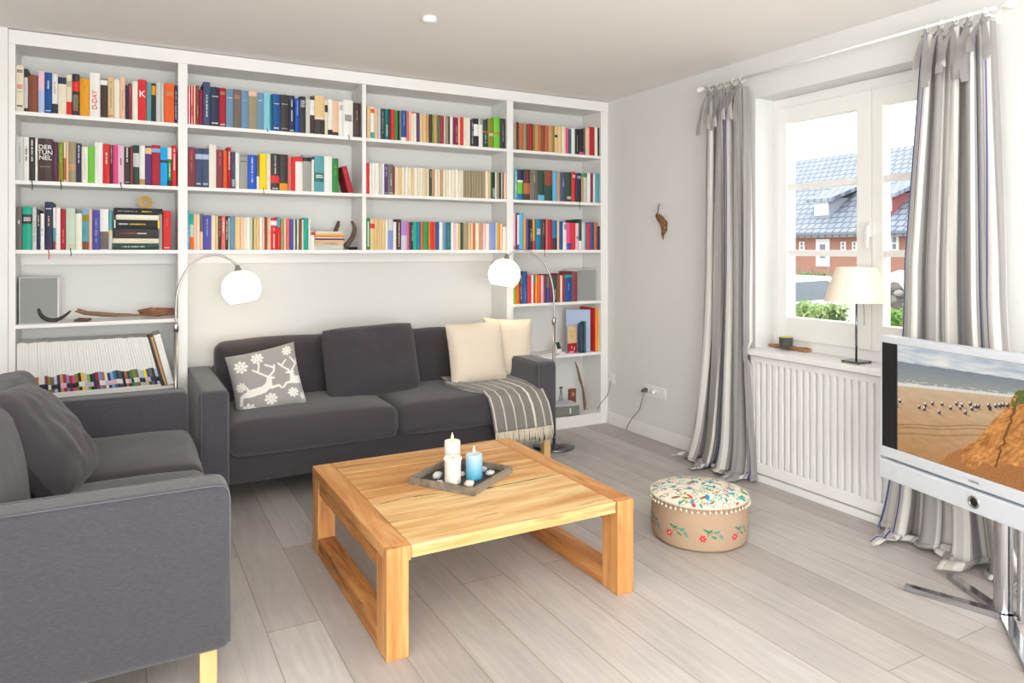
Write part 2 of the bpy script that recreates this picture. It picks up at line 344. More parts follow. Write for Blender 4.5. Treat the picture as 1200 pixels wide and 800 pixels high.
# window: frame, two sashes with glazing bars, panes
win = empty('window_1', (WD, -2.133, WZ0), kind='structure')
def wb(x0, x1, y0, y1, z0, z1, b=None, bev=.006): # world box into window space
    b = b or MB(); return b.box(x0 - WD, x1 - WD, y0 + 2.133, y1 + 2.133, z0 - WZ0, z1 - WZ0, bev=bev)
b = MB(); F = .055
wb(WD, WD + .07, WY0, WY0 + F, WZ0, WZ1, b); wb(WD, WD + .07, WY1 - F, WY1, WZ0, WZ1, b); wb(WD + .001, WD + .069, WY0 + .02, WY1 - .02, WZ1 - .075, WZ1 - .0005, b); wb(WD + .001, WD + .069, WY0 + .02, WY1 - .02, WZ0 + .0005, WZ0 + .1, b)
b.build('window_frame', M['winwhite'], win)
for (y0, y1, g0, g1) in ((-2.14, WY1 - F + .012, -2.054, -1.595), (WY0 + F - .012, -2.142, -2.672, -2.205)):
    b = MB(); x0, x1 = WD - .018, WD + .05; zt, zb = WZ1 - .06, WZ0 + .085; gt, gb = 2.108, .955
    wb(x0, x1, y0, g0, zb, zt, b); wb(x0, x1, g1, y1, zb, zt, b); wb(x0 + .0008, x1 - .0008, g0 - .01, g1 + .01, gt, zt - .0005, b); wb(x0 + .0008, x1 - .0008, g0 - .01, g1 + .01, zb + .0005, gb, b)
    for z0, z1 in ((1.316, 1.352), (1.708, 1.742)): wb(x0 + .008, x1 - .004, g0 - .005, g1 + .005, z0, z1, b, .004)
    s = b.build('sash', M['winwhite'], win)
    wb(WD + .018, WD + .024, g0 - .008, g1 + .008, gb - .008, gt + .008, None, 0).build('pane', M['glass'], s)
b = MB(); wb(WD - .045, WD - .018, -2.152, -2.13, 1.42, 1.5, b, .004); wb(WD - .06, WD - .045, -2.15, -2.132, 1.36, 1.48, b, .004); b.build('window_handle', M['whiteplas'], win)
b = MB(); wb(-.1, WD, -2.86, -1.405, .735, .765, b, .005); b.build('window_sill', M['white'], win)

# ------------------------------------------------------------------ bookcase
SY = 0.0; SB = .245
bc = empty('bookcase', (-1.93, .12, 0), label='white built-in bookcase filling the wall behind the sofas, four bays of shelves', cat='bookcase')
def bcb(x0, x1, y0, y1, z0, z1, nm, bev=.0015): return MB().box(x0 + 1.93, x1 + 1.93, y0 - .12, y1 - .12, z0, z1, bev=bev).build(nm, M['white'], bc)
ups = [(-3.856, -3.826), (-3.053, -3.003), (-1.967, -1.941), (-.899, -.846), (-.069, -.001)]
bays = [(ups[i][1], ups[i + 1][0]) for i in range(4)]
bcb(*ups[0], 0, SB, 0, 2.43, 'upright'); bcb(*ups[1], 0, SB, 0, 2.43, 'upright'); bcb(*ups[2], 0, SB, 1.33, 2.43, 'upright'); bcb(*ups[3], 0, SB, 0, 2.43, 'upright'); bcb(*ups[4], 0, SB, 0, 2.43, 'upright')
bcb(-3.856, -.001, -.006, SB, 2.43, 2.505, 'top_board')
Z1, Z2, Z3, Z4, Z5, Z6 = 2.083, 1.719, 1.3525, .958, .5605, .088
T = .021
for i, (a, c) in enumerate(bays):
    for z in (Z1, Z2, Z3): bcb(a, c, 0.001, SB, z - T, z, 'shelf_board')
    if i in (0, 3):
        bcb(a, c, .001, SB, Z4 - T, Z4, 'shelf_board'); bcb(a, c, .001, SB, (Z5 if i else .574) - T, Z5 if i else .574, 'shelf_board')
        bcb(a, c, .001, SB, Z6 - T, Z6, 'shelf_board'); bcb(a, c, .004, .022, 0, Z6 - T, 'plinth')
    if i == 0 or i == 1: bcb(a, c if i == 0 else bays[2][1], SB - .025, SB, Z3 - T - .062, Z3 - T - .0005, 'wall_rail')

# ------------------------------------------------------------------ books
PAL = dict(w=(238, 237, 232, 'white'), cr=(236, 224, 200, 'cream'), iv=(240, 235, 220, 'ivory'), lg=(205, 208, 205, 'pale grey'), g=(160, 160, 155, 'grey'), wg=(110, 104, 98, 'warm grey'),
 dg=(56, 54, 54, 'charcoal'), k=(32, 31, 32, 'black'), db=(70, 52, 50, 'dark brown'), nv=(42, 48, 78, 'navy'), sv=(66, 80, 112, 'slate blue'), bl=(18, 82, 150, 'blue'), rb=(28, 84, 190, 'royal blue'),
 lb=(140, 175, 215, 'light blue'), pb=(180, 196, 226, 'pale blue'), sg=(106, 146, 178, 'steel blue'), sb=(92, 178, 222, 'sky blue'), cy=(0, 168, 236, 'bright cyan'), ce=(0, 124, 168, 'cerulean'), la=(136, 206, 222, 'light aqua'),
 aq=(88, 160, 168, 'aqua'), tl=(8, 112, 116, 'teal'), tq=(24, 168, 138, 'turquoise'), mt=(194, 212, 192, 'mint'), gn=(48, 138, 66, 'green'), dn=(40, 72, 58, 'dark green'), lm=(112, 198, 56, 'lime green'), ol=(140, 136, 40, 'olive'),
 yl=(248, 214, 20, 'yellow'), mu=(232, 158, 24, 'amber'), st=(226, 196, 142, 'straw'), tn=(200, 152, 104, 'tan'), kh=(160, 146, 116, 'khaki'), po=(240, 196, 164, 'peach'), rs=(188, 104, 62, 'rust'), br=(136, 74, 52, 'brown'),
 ora=(234, 96, 26, 'orange'), rd=(218, 42, 44, 'red'), cs=(176, 24, 46, 'crimson'), wn=(136, 28, 72, 'wine red'), mr=(136, 58, 70, 'maroon'), sl=(222, 112, 104, 'salmon'), pk=(226, 74, 136, 'pink'), pp=(232, 192, 212, 'pale pink'),
 tp=(120, 104, 94, 'taupe'), pl=(92, 44, 76, 'plum'), pu=(88, 58, 120, 'purple'), vi=(78, 74, 164, 'violet'), pw=(130, 150, 206, 'periwinkle'), li=(176, 134, 206, 'lilac'), lv=(205, 200, 224, 'lavender'))
PM = {k: mat('book_cloth_' + v[3].replace(' ', '_'), rgb(*v[:3]), .6) for k, v in PAL.items()}
BOOKS = []  # each: dict(area, build(), text pieces)
def spine_mesh(t, h, d, col, marks, lean_dx=0.0, tw=None):
    """a book with its spine at y=0 facing -y, standing on z=0 between x=-t/2 and t/2"""
    mats = [PM[col], M['page']]; keys = [col, '#page']
    def mi(k):
        if k not in keys: keys.append(k); mats.append(PM[k])
        return keys.index(k)
    b = MB(); bulge = min(.004, t * .12)
    prof = [(-t / 2, .004), (-t / 2 + t * .12, .0012), (0, -bulge + .001), (t / 2 - t * .12, .0012), (t / 2, .004)]
    cuts = {0.0, 1.0}; bands = []
    for mk in marks:
        if mk[0] == 'b': bands.append(mk); cuts |= {mk[1], min(1, mk[2])}
    cuts = sorted(cuts)
    for i in range(len(cuts) - 1):
        f0, f1 = cuts[i], cuts[i + 1]; fm = (f0 + f1) / 2; c = col
        for mk in bands:
            if mk[1] <= fm <= mk[2]: c = mk[3]
        z1, z0 = h * (1 - f0), h * (1 - f1)
        for k in range(4):
            (xa, ya), (xb, yb) = prof[k], prof[k + 1]
            b.add([(xa, ya, z0), (xb, yb, z0), (xb, yb, z1), (xa, ya, z1)], [(0, 1, 2, 3)], mi(c))
    cv = min(.0022, t * .18)
    for sx in (-1, 1):   # boards
        x0, x1 = sorted((sx * t / 2, sx * (t / 2 - cv))); b.box(x0, x1, .004, d, 0, h, 0)
    b.box(-t / 2 + cv, t / 2 - cv, .0035, d - .004, .003, h - .004, 1)
    b.add([(-t / 2, .004, h), (-t / 2 + t * .12, .0012, h), (0, -bulge + .001, h), (t / 2 - t * .12, .0012, h), (t / 2, .004, h)], [(0, 1, 2, 3, 4)], 0)
    yf = -bulge - .0003
    for mk in marks:
        if mk[0] == 's':
            m_ = mi(mk[3]); b.add([(-t * .16, yf, h * (1 - mk[2])), (t * .16, yf, h * (1 - mk[2])), (t * .16, yf, h * (1 - mk[1])), (-t * .16, yf, h * (1 - mk[1]))], [(0, 1, 2, 3)], m_)
        if mk[0] in 'th':
            m_ = mi(mk[3]); z1, z0 = h * (1 - mk[1]), h * (1 - mk[2])
            if mk[0] == 't':   # lettering running up the spine: unreadably small strokes
                z = z0; gw = min(t * .34, .008)
                while z < z1 - .003:
                    L = random.choice((.0022, .003, .004)); ww = gw * random.uniform(.75, 1)
                    if random.random() > .14: b.add([(-ww / 2, yf, z), (ww / 2, yf, z), (ww / 2, yf, min(z + L, z1)), (-ww / 2, yf, min(z + L, z1))], [(0, 1, 2, 3)], m_)
                    z += L + .0016
            else:
                rows = max(1, int((z1 - z0) / .008))
                for r_ in range(rows):
                    zz0 = z0 + (z1 - z0) * (r_ + .15) / rows; zz1 = z0 + (z1 - z0) * (r_ + .85) / rows; x = -t * .34
                    while x < t * .32:
                        L = random.choice((.003, .0045, .006)); b.add([(x, yf, zz0), (min(x + L, t * .36), yf, zz0), (min(x + L, t * .36), yf, zz1), (x, yf, zz1)], [(0, 1, 2, 3)], m_); x += L + .0015
        if mk[0] == 'X':       # readable words: ('X', centre, size, colour, text, upright?)
            v, f = text_geo(mk[4], mk[2]); m_ = mi(mk[3])
            if mk[5]: M4 = Matrix.Translation((0, yf - .0004, h * (1 - mk[1]))) @ Matrix.Rotation(R(90), 4, 'X')
            else: M4 = Matrix.Translation((0, yf - .0004, h * (1 - mk[1]))) @ Matrix.Rotation(R(90), 4, 'X') @ Matrix.Rotation(R(90), 4, 'Z')
            b.add(v, f, m_, M4)
    return b, mats
ORD = 'first second third fourth fifth sixth seventh eighth ninth tenth eleventh twelfth thirteenth fourteenth fifteenth sixteenth seventeenth eighteenth nineteenth twentieth'.split()
def ordinal(n):
    if n < 20: return ORD[n]
    tens = {2: 'twenty', 3: 'thirty', 4: 'forty', 5: 'fifty'}
    if (n + 1) % 10 == 0: return {3: 'thirtieth', 4: 'fortieth', 5: 'fiftieth'}[(n + 1) // 10]
    return tens[(n + 1) // 10] + '-' + ORD[(n + 1) % 10 - 1]
def parse(s):
    out = []
    for e in s.replace('\n', ' ').split(';'):
        e = e.split()
        if not e: continue
        marks = []
        for k in e[3:]:
            if k.startswith('X'):
                p = k[1:].split(','); marks.append(('X', float(p[0]), float(p[1]), p[2], p[3].replace('/', '\n').replace('_', ' '), p[4] == 'h'))
            else:
                m = re.match(r'([bths])([\d.]+),([\d.]+)([a-z]+)', k); marks.append((m[1], float(m[2]), float(m[3]), m[4]))
        out.append((float(e[0]), float(e[1]), e[2], marks))
    return out
def row(shelf, bay, zb, frames):
    """frames: [(ox, oy, scale, x_left or None, text)]; consecutive spines with their right edge, top and colour"""
    px = None; n0 = len(BOOKS)
    xmax = bays[bay][1] - .001; last = bays[bay][0] + .001
    for ox, oy, sc, xl, txt in frames:
        if xl is not None: px = ox + xl / sc
        for xr, yt, col, marks in parse(txt):
            if col == 'skip': px = ox + xr / sc; continue
            setb = random.uniform(.004, .014); Y = setb
            x1 = ox + xr / sc; pa = aty(px, 300, Y).x; pb_ = aty(x1, 300, Y).x; px = x1
            pa = max(pa, last); pb_ = min(pb_, xmax)
            if pb_ - pa < .004: continue
            last = pb_
            ht = aty(x1 - .5 * (xr / sc) * 0 - 1, oy + yt / sc, Y).z - zb
            ht = max(.1, min(ht, .31))
            BOOKS.append(dict(x=(pa + pb_) / 2, t=pb_ - pa - .0008, h=ht, y=Y, z=zb, d=min(.2, .09 + ht * .42), col=col, marks=marks, shelf=shelf, bay=bay, area=(pb_ - pa) * ht))
    r_ = BOOKS[n0:]
    for i, bk in enumerate(r_): bk['i'] = i; bk['n'] = len(r_); bk['L'] = r_[i - 1]['col'] if i else None; bk['R'] = r_[i + 1]['col'] if i + 1 < len(r_) else None
    return r_
S1 = 11.43
row(0, 0, Z1, [(14, 74, S1, 45, '''160 30 cr h.1,.17k h.42,.52rd h.57,.6g h.86,.92k; 215 78 dg b.2,.92lg; 350 165 br; 437 110 pb b0,.45pp; 537 130 bl t.2,.4w h.92,.96w; 615 150 w b.75,.99dg t.2,.5g; 728 195 cr b0,.18nv; 806 165 cr b.67,.99rd h.15,.3kh;
 905 150 dg b.18,.42rd t.22,.38sl h.5,.9kh; 1040 215 mu t.15,.25ora'''), (110, 78, S1, None, '''85 92 w X.62,.034,rd,D-DAY,v; 185 175 db b.02,.15w; 270 150 st t.1,.75kh h.93,.96k; 350 180 iv; 420 150 po t.3,.8tn; 458 250 nv; 512 230 mr t.05,.4sl; 590 205 iv; 705 180 rd X.36,.052,w,K,h; 770 210 aq; 832 230 dg b.06,.3mu;
 895 215 lg; 940 225 lg; 1078 235 ora h.2,.32tn; 1120 255 nv t.15,.9lv''')])
row(1, 0, Z2, [(14, 152, S1, 22, '''155 95 lg t.15,.6g; 228 100 w t.2,.55k; 310 105 dg t.03,.55w; 345 120 w; 545 125 db X.33,.033,w,DER/TUN/NEL,h h.65,.67g; 620 165 pl t.3,.8pu; 690 170 ol t.05,.5lm; 725 165 cr b.4,.95rs; 760 163 po t.1,.8cr; 860 165 kh b.55,.7tn; 930 185 nv t.03,.5lv; 1020 230 iv t.2,.9lg; 1108 225 lm'''),
 (110, 152, S1, None, '''120 170 w; 215 195 rd t.2,.5w; 255 205 db t.03,.5lg; 318 205 pk; 405 210 pp t.3,.5k; 485 235 dg t.02,.4w h.93,.95w; 525 215 mr; 610 210 dn b.2,.55lg; 685 215 w b.85,.99tn; 775 220 pu b.05,.2st; 890 210 cs b.08,.18lb; 985 240 cy b.33,.4dg; 1045 240 gn b0,.3w t.4,.8w b.85,.99dg; 1108 215 rd t.05,.6w''')])
row(2, 0, Z3, [(14, 230, S1, 12, '''135 140 wg t.3,.4w; 270 140 tq b.18,.4dg h.24,.34w; 330 155 lg t.3,.8g; 380 185 nv t.1,.4st; 435 230 w t.4,.6g; 548 75 nv t.3,.5st h.13,.16w; 585 150 w b.48,.8aq b.8,.99mr; 650 150 w; 722 175 cs t.5,.85sl; 850 160 mt h.88,.9sl; 940 230 iv; 1030 165 lb b.15,.3ol b.3,.8aq b.8,.99br; 1075 170 po'''),
 (110, 230, S1, None, '''80 185 vi t.2,.8lb; 195 175 w b.55,.99wg; 250 190 aq b.5,.65st b.65,.99lg; 868 900 skip; 918 240 g; 925 900 skip; 1030 195 rd t.2,.4sl h.93,.96w''')])
row(0, 1, Z1, [(218, 92, S1, 25, '''62 100 rd s0,1w; 95 100 rd s0,1w t.5,.8g; 133 100 ora s0,1w; 175 95 br t.5,.8tn; 230 155 wn; 325 50 sv t.3,.8w; 445 120 nv h.22,.26lg h.9,.95w; 535 130 cs h.1,.18tn h.92,.96w; 632 145 sg h.22,.25w; 738 150 tp h.15,.25tn; 840 165 sg h.25,.29lb; 950 180 kh b0,.12po; 1040 195 sg h.2,.23w; 1130 190 la'''),
 (318, 96, 10.909, None, '''15 160 tl; 112 160 bl h.25,.28w h.9,.95w; 222 168 dg h.25,.27w h.9,.94g; 300 178 nv t.1,.3w t.4,.7w h.93,.97w; 360 215 rb t.05,.5lb; 440 190 dg h.1,.3lg; 495 210 lg; 553 185 w b.5,.99db b0,.1db; 685 180 st b.62,.99dg h.55,.61w; 722 230 cr b.15,.35dg; 785 225 w b.85,.99k; 860 245 po b.9,.99dg; 920 255 w h.1,.25g; 1045 240 w h.4,.58k; 1140 275 db t.2,.5tn''')])
row(1, 1, Z2, [(218, 166, S1, 14, '''125 75 mr t.1,.6sl; 215 90 sv b.15,.28pb h.88,.95lg; 308 95 sv b.15,.28pb h.88,.95lg; 405 45 iv; 500 110 mr t.05,.4sl; 550 120 ora; 605 75 cs t.1,.55w; 660 140 sv h.75,.95lg; 715 150 w; 825 165 g h.05,.08dg h.2,.24dg; 945 180 rb t.05,.8w; 985 200 wg b.6,.99w; 1078 165 yl; 1135 165 cr'''),
 (318, 166, S1, None, '''110 165 dg t.05,.55w b.6,.8rd h.93,.97w; 220 175 dg b.8,.99mu t.2,.3br; 270 200 sl; 322 205 rd; 420 205 w b0,.14rd; 540 185 g b.06,.17k; 575 240 iv; 708 195 aq b.47,.72tl h.52,.62w; 815 200 w; 900 225 gn t.2,.5lm''')])
row(2, 1, Z3, [(216, 240, 14.29, 30, '''90 90 sb t.5,.8w; 155 150 mt b0,.3tq b.65,.99ora; 210 155 po; 258 160 cr; 312 150 wg b.5,.99po; 450 175 vi t.1,.6lb; 515 185 cr; 568 185 st; 620 190 db t.05,.6tn; 690 180 sl t.1,.5w; 735 190 db t.1,.7w; 760 220 mt; 845 185 sg; 935 200 st; 990 215 po; 1045 215 cr; 1100 205 w; 1143 210 mt'''),
 (290, 240, 14.29, None, '''105 215 ol; 150 225 st; 200 215 st; 250 205 w; 290 215 po; 335 205 br; 365 225 po; 390 225 cr; 495 225 rd b.08,.23w t.3,.95w; 555 205 rd b0,.3aq t.5,.9ora; 610 230 kh; 650 230 po; 708 230 sl; 770 240 vi; 800 240 cr; 830 240 tl; 860 240 cr; 910 240 br; 940 250 w; 1022 220 tq; 1060 220 w; 1125 445 w b.03,.2rd''')])
row(0, 2, Z1, [(428, 118, 12.7, 30, '''80 75 st; 140 100 w b.05,.18ora b.8,.99aq; 190 115 st; 232 115 lv; 290 118 dn t.1,.8g; 350 125 tl t.5,.9w; 383 125 db; 440 135 rd; 490 145 gn; 515 145 k; 535 150 kh; 615 150 bl t.05,.5lb b.88,.99w; 650 155 sl; 690 160 po; 725 170 iv b0,.05sl; 765 170 iv b0,.05sl; 812 180 pu; 860 195 st; 905 200 st; 950 205 tn; 1000 205 db; 1014 210 lm; 1075 215 tn; 1095 215 gn; 1125 215 wg'''),
 (510, 118, 12.7, None, '''128 225 cs; 155 225 lg; 200 230 kh; 222 235 db; 265 240 w; 290 240 wn; 343 250 wn t.3,.9g; 375 245 po; 420 245 rd; 460 260 cr; 490 260 iv; 525 260 w; 575 285 dg t.1,.9lg; 650 270 k b.2,.62w; 710 280 w h0,.2dg; 785 285 dn b.42,.46ora t.5,.85lg; 872 270 ol h.5,.6w; 965 250 lm b.5,.54ora; 1045 270 dg t.2,.8g''')])
row(1, 2, Z2, [(426, 184, 13.33, 40, '''92 90 rd; 135 95 w; 180 95 w; 250 95 iv; 295 95 lg; 328 95 w; 378 110 pu t.1,.4lv h.93,.96w; 475 115 wg t.3,.7lg h.93,.96w; 492 150 rd; 520 160 cr; 545 155 cr; 600 170 st; 650 160 cr; 700 160 iv; 755 170 cr; 790 170 st; 850 170 iv; 890 170 cr; 930 175 iv; 960 175 cr; 1000 180 st; 1025 185 iv; 1068 190 dn t.05,.3st; 1115 195 tn; 1160 185 iv; 1200 185 cr'''),
 (510, 184, 13.33, None, '''125 200 tn; 165 200 iv; 210 200 cr; 265 200 iv; 320 200 cr; 375 200 iv; 410 215 cr; 440 215 iv; 475 210 kh; 520 210 kh; 563 210 kh; 605 210 kh; 648 210 kh; 690 210 kh; 735 215 kh; 785 215 kh; 840 225 cr; 868 230 st; 888 230 gn; 935 240 k h.6,.95lg; 962 240 w; 1005 240 kh; 1035 240 dg; 1052 240 w; 1068 240 dg; 1110 250 po''')])
row(2, 2, Z3, [(426, 248, 13.33, 30, '''105 105 gn s.1,.9lg; 175 115 st b.15,.3rd; 215 115 st; 250 115 st; 290 115 st; 345 115 st; 385 120 w; 465 125 lg b.35,.99pw; 515 160 w; 590 120 db t.1,.9st; 680 160 li b.48,.99lv; 715 160 sl; 745 160 pu; 775 165 k t.1,.7w; 835 160 tq; 885 160 ce; 940 165 rs; 1020 160 gn; 1040 160 mu; 1100 160 rd; 1125 160 ora; 1185 160 bl'''),
 (510, 248, 13.33, None, '''120 165 w; 170 165 sg; 245 165 tl t.1,.9aq; 290 175 w; 330 180 pp; 365 180 cr; 395 180 st; 440 170 dn; 520 180 kh; 550 180 st; 595 180 po; 630 180 rs; 690 180 cr; 745 180 tn; 790 180 pp; 850 185 cr; 945 175 pw; 975 175 mt; 1010 180 mu; 1055 190 po; 1110 235 iv''')])
row(0, 3, Z1, [(598, 134, 10.91, 45, '''85 110 kh; 110 100 db; 170 115 rs; 210 115 kh; 240 125 br; 290 120 cs; 320 130 ol; 360 130 tn; 400 135 rs; 440 140 br; 490 145 rs; 545 150 tn; 570 150 ol; 610 165 st b.3,.4nv; 665 155 st; 710 160 cr; 750 175 pk; 785 190 tl; 830 180 w; 880 190 k t.2,.9g; 940 190 k b.9,.99pk; 965 180 wg b.8,.99tl; 1015 170 po; 1080 165 cs; 1120 170 iv; 1160 175 k''')])
row(1, 3, Z2, [(598, 190, 10.91, 45, '''95 80 aq t.1,.9w; 165 95 nv b.35,.42w b.42,.8lm b.8,.99ce; 255 95 db t.05,.4rd b.45,.8rs; 355 100 wg t.05,.4yl; 440 105 dn b.82,.99sb; 540 105 br t.05,.5rd b.5,.99dn; 600 115 sb; 640 130 tn; 710 130 sv t.2,.5lv; 785 130 dn h.82,.92w; 835 125 rd h.1,.2w; 910 140 nv h.1,.2pb; 940 190 tn; 985 140 mt b0,.15gn; 1028 140 w; 1060 140 wn; 1085 150 w; 1140 150 aq''')])
row(2, 3, Z3, [(598, 244, 10.91, 35, '''70 55 pp h.9,.99k; 90 60 wn; 115 85 w b.85,.99rb; 170 60 sb; 205 130 mu; 240 135 vi; 285 145 k t.3,.7w; 320 140 mu b.7,.99rd; 390 140 ce h.3,.5w; 455 140 db t.1,.5g; 480 140 sl; 540 145 cs; 600 155 ce b.6,.99dg; 632 160 po; 675 165 bl; 722 185 w h.05,.25k; 780 185 pk b.75,.99vi; 835 185 rd; 880 190 pp h.5,.6vi; 915 140 dn b.7,.99iv; 960 180 lg; 980 180 ce; 1025 190 rd; 1070 180 bl; 1115 180 rs; 1150 230 nv''')])
row(3, 3, Z4, [(598, 308, 10.91, 35, '''70 150 lm; 120 120 ora; 155 105 db t.1,.9lg; 220 110 bl t.5,.9lb; 270 160 rd; 300 155 w; 325 155 rd b0,.3ce; 340 158 yl; 395 155 ora; 430 160 pp; 460 160 mr; 505 160 bl b0,.45wg; 545 150 wn; 595 150 dn t.5,.9mt; 640 160 br; 670 160 cr; 700 140 cs; 790 150 bl b0,.1tq t.3,.6lb; 860 110 mr''')])

BAYN = ['leftmost bay', 'bay left of centre', 'bay right of centre', 'rightmost bay']; SHN = ['top shelf', 'second shelf', 'third shelf', 'fourth shelf']
KIND = {0: 'book', 1: 'book', 2: 'book', 3: 'book'}
def title_word(marks):
    for m in marks:
        if m[0] == 'X': return {'D-DAY': 'with red lettering', 'K': 'with a big white K', 'DER\nTUN\nNEL': 'with stacked white capitals'}[m[4]]
    for m in marks:
        if m[0] == 'b' and m[1] < .03 and m[2] < .5: return 'with %s top' % PAL[m[3]][3]
    for m in marks:
        if m[0] == 'b' and m[2] > .95: return 'with %s foot' % PAL[m[3]][3]
    for m in marks:
        if m[0] == 'b': return 'with %s band' % PAL[m[3]][3]
    for m in marks:
        if m[0] == 's': return 'with a pale stripe'
    for m in marks:
        if m[0] in 'th' and m[2] - m[1] > .15: return 'with %s lettering' % PAL[m[3]][3]
    return ''
BOOKS.sort(key=lambda q: -q['area'])
solo, rest = BOOKS[:286], BOOKS[286:]
def base_label(b):
    th = 'thick' if b['t'] > .036 else 'thin' if b['t'] < .017 else 'mid-sized'
    return (th + ' ' + PAL[b['col']][3] + ' book ' + title_word(b['marks'])).strip()
cnt = {}
for b_ in BOOKS: k = (base_label(b_), b_['shelf'], b_['bay']); cnt[k] = cnt.get(k, 0) + 1
used = set()
for b_ in solo:
    base = base_label(b_); k = (base, b_['shelf'], b_['bay'])
    where = '%s of %s' % (SHN[b_['shelf']], BAYN[b_['bay']])
    lab = base + ', ' + where
    if cnt[k] > 1:
        th = base.split()[0]; c_ = PAL[b_['col']][3]
        L_ = PAL[b_['L']][3] if b_['L'] else 'the upright'; R_ = PAL[b_['R']][3] if b_['R'] else 'the upright'
        lab = '%s %s book, %s on %s' % (th, c_, ordinal(b_['i']) + ' from left', where)
        if lab in used: lab = '%s book right of %s, %s' % (c_, L_, where)
    n_ = 0
    used.add(lab); b_['label'] = lab
for b_ in solo:
    mb, mats = spine_mesh(b_['t'], b_['h'], b_['d'], b_['col'], b_['marks'])
    o = mb.build('book', mats, loc=(b_['x'], b_['y'], b_['z'] + .0003))
    tag(o, b_['label'], 'book', 'books upright on the %s of the %s' % (SHN[b_['shelf']], BAYN[b_['bay']])); b_['o'] = o
allm = MB(); amats = []; akeys = {}
for b_ in rest:
    mb, mats = spine_mesh(b_['t'], b_['h'], b_['d'], b_['col'], b_['marks'])
    M4 = Matrix.Translation((b_['x'], b_['y'], b_['z'] + .0003)); loc_idx = []
    for m_ in mats:
        if m_.name not in akeys: akeys[m_.name] = len(amats); amats.append(m_)
        loc_idx.append(akeys[m_.name])
    n = len(allm.v); allm.v += [M4 @ v for v in mb.v]; allm.f += [tuple(i + n for i in f) for f in mb.f]; allm.m += [loc_idx[i] for i in mb.m]
if rest: tag(allm.build('thin_paperbacks', amats), 'thinnest paperbacks packed between the larger books along the shelves', 'books', kind='stuff')
# ribbons hanging from some books
def ribbon(px, bay_z, length, m):
    best = min((q for q in solo if abs(q['z'] - bay_z) < .01), key=lambda q: abs(q['x'] - aty(px, 300, 0).x))
    o = best['o']; w = .0022; y = -best['y'] - .003; pts = []
    b = MB(); zz = [.012, .001, -.012, -length * .6, -length]; xx = [0, .0, .001, .004, .001]; yy = [-.002, y, y - .002, y - .002, y - .002]
    vs = []
    for z, x, q in zip(zz, xx, yy): vs += [(x - w, q, z), (x + w, q, z), (x + w, q + .0008, z), (x - w, q + .0008, z)]
    fs = [(i * 4 + j, i * 4 + (j + 1) % 4, i * 4 + 4 + (j + 1) % 4, i * 4 + 4 + j) for i in range(4) for j in range(4)]
    b.add(vs, fs); r_ = b.build('ribbon', m, o); r_['label'] = 'bookmark ribbon hanging over the shelf edge'
Kr, Rr, Or = mat('black_ribbon', rgb(40, 40, 42), .7), mat('red_ribbon', rgb(190, 30, 40), .7), mat('orange_ribbon', rgb(190, 120, 60), .7)
for px_, z_, l_, m_ in ((36, Z2, .05, Kr), (75, Z2, .045, Kr), (139, Z2, .03, Kr), (53, Z3, .05, Rr), (81, Z3, .035, Kr), (306, Z2, .03, Or), (679, Z2, .06, Kr), (639, Z3, .05, Rr), (406, Z1, .02, Kr), (310, Z1, .012, Kr)): ribbon(px_, z_, l_, m_)
# red book leaning at the end of the row
bx, tx = aty(407, 224, .01).x, aty(397, 189, .01).x
mb, mats = spine_mesh(.034, .172, .15, 'cs', [('t', .1, .3, 'sl')])
o = mb.build('book', mats, loc=(aty(411.2, 224, .01).x, .008, Z2 + .0055), rot=(0, R(-15), 0)); tag(o, 'crimson book leaning against the green one, second shelf', 'book', 'books upright on the second shelf of the bay left of centre')
# books lying flat in a stack
def flat_stack(ox, oy, sc, items, zb, grp, yoff=.006):
    z = zb + .0004
    for (x0, x1, y0, y1, col, marks, lab) in items:
        xa, xb = aty(ox + x0 / sc, 290, yoff).x, aty(ox + x1 / sc, 290, yoff).x
        z0 = z; z1 = aty(ox + x0 / sc, oy + y0 / sc, yoff).z; t = max(.006, z1 - z0 - .0006)
        mb, mats = spine_mesh(t, xb - xa, .14, col, marks)
        # lay down: height runs along x, spine to the front
        M4 = Matrix.Rotation(R(90), 4, 'Y'); mb.v = [M4 @ v for v in mb.v]
        o = mb.build('book', mats, loc=(xa, yoff + random.uniform(0, .006), z0 + t / 2)); tag(o, lab, 'book', grp); z = z0 + t + .0005
    return z
G1 = 'books lying in a stack on the third shelf of the leftmost bay'
ztop = flat_stack(110, 230, S1, [(245, 865, 628, 695, 'dn', [('t', .3, .8, 'lg')], 'dark green book lying at the bottom of the tall black stack'),
    (250, 870, 560, 630, 'cr', [('t', .1, .4, 'mt')], 'cream book lying second from bottom in the tall stack'), (285, 865, 425, 555, 'dg', [('t', .28, .5, 'w'), ('t', .5, .9, 'rd')], 'thick black book with red and white title in the stack'),
    (270, 880, 310, 420, 'k', [('t', .3, .66, 'yl'), ('t', .68, .9, 'w'), ('b', 0, .04, 'yl'), ('b', .97, 1, 'w')], 'black book with white and yellow title in the stack'), (300, 870, 240, 305, 'iv', [], 'ivory book under the topmost black one in the stack'),
    (265, 920, 150, 238, 'k', [('t', .22, .45, 'yl'), ('t', .5, .92, 'g')], 'black book with yellow title lying on top of the stack')], Z3, G1)
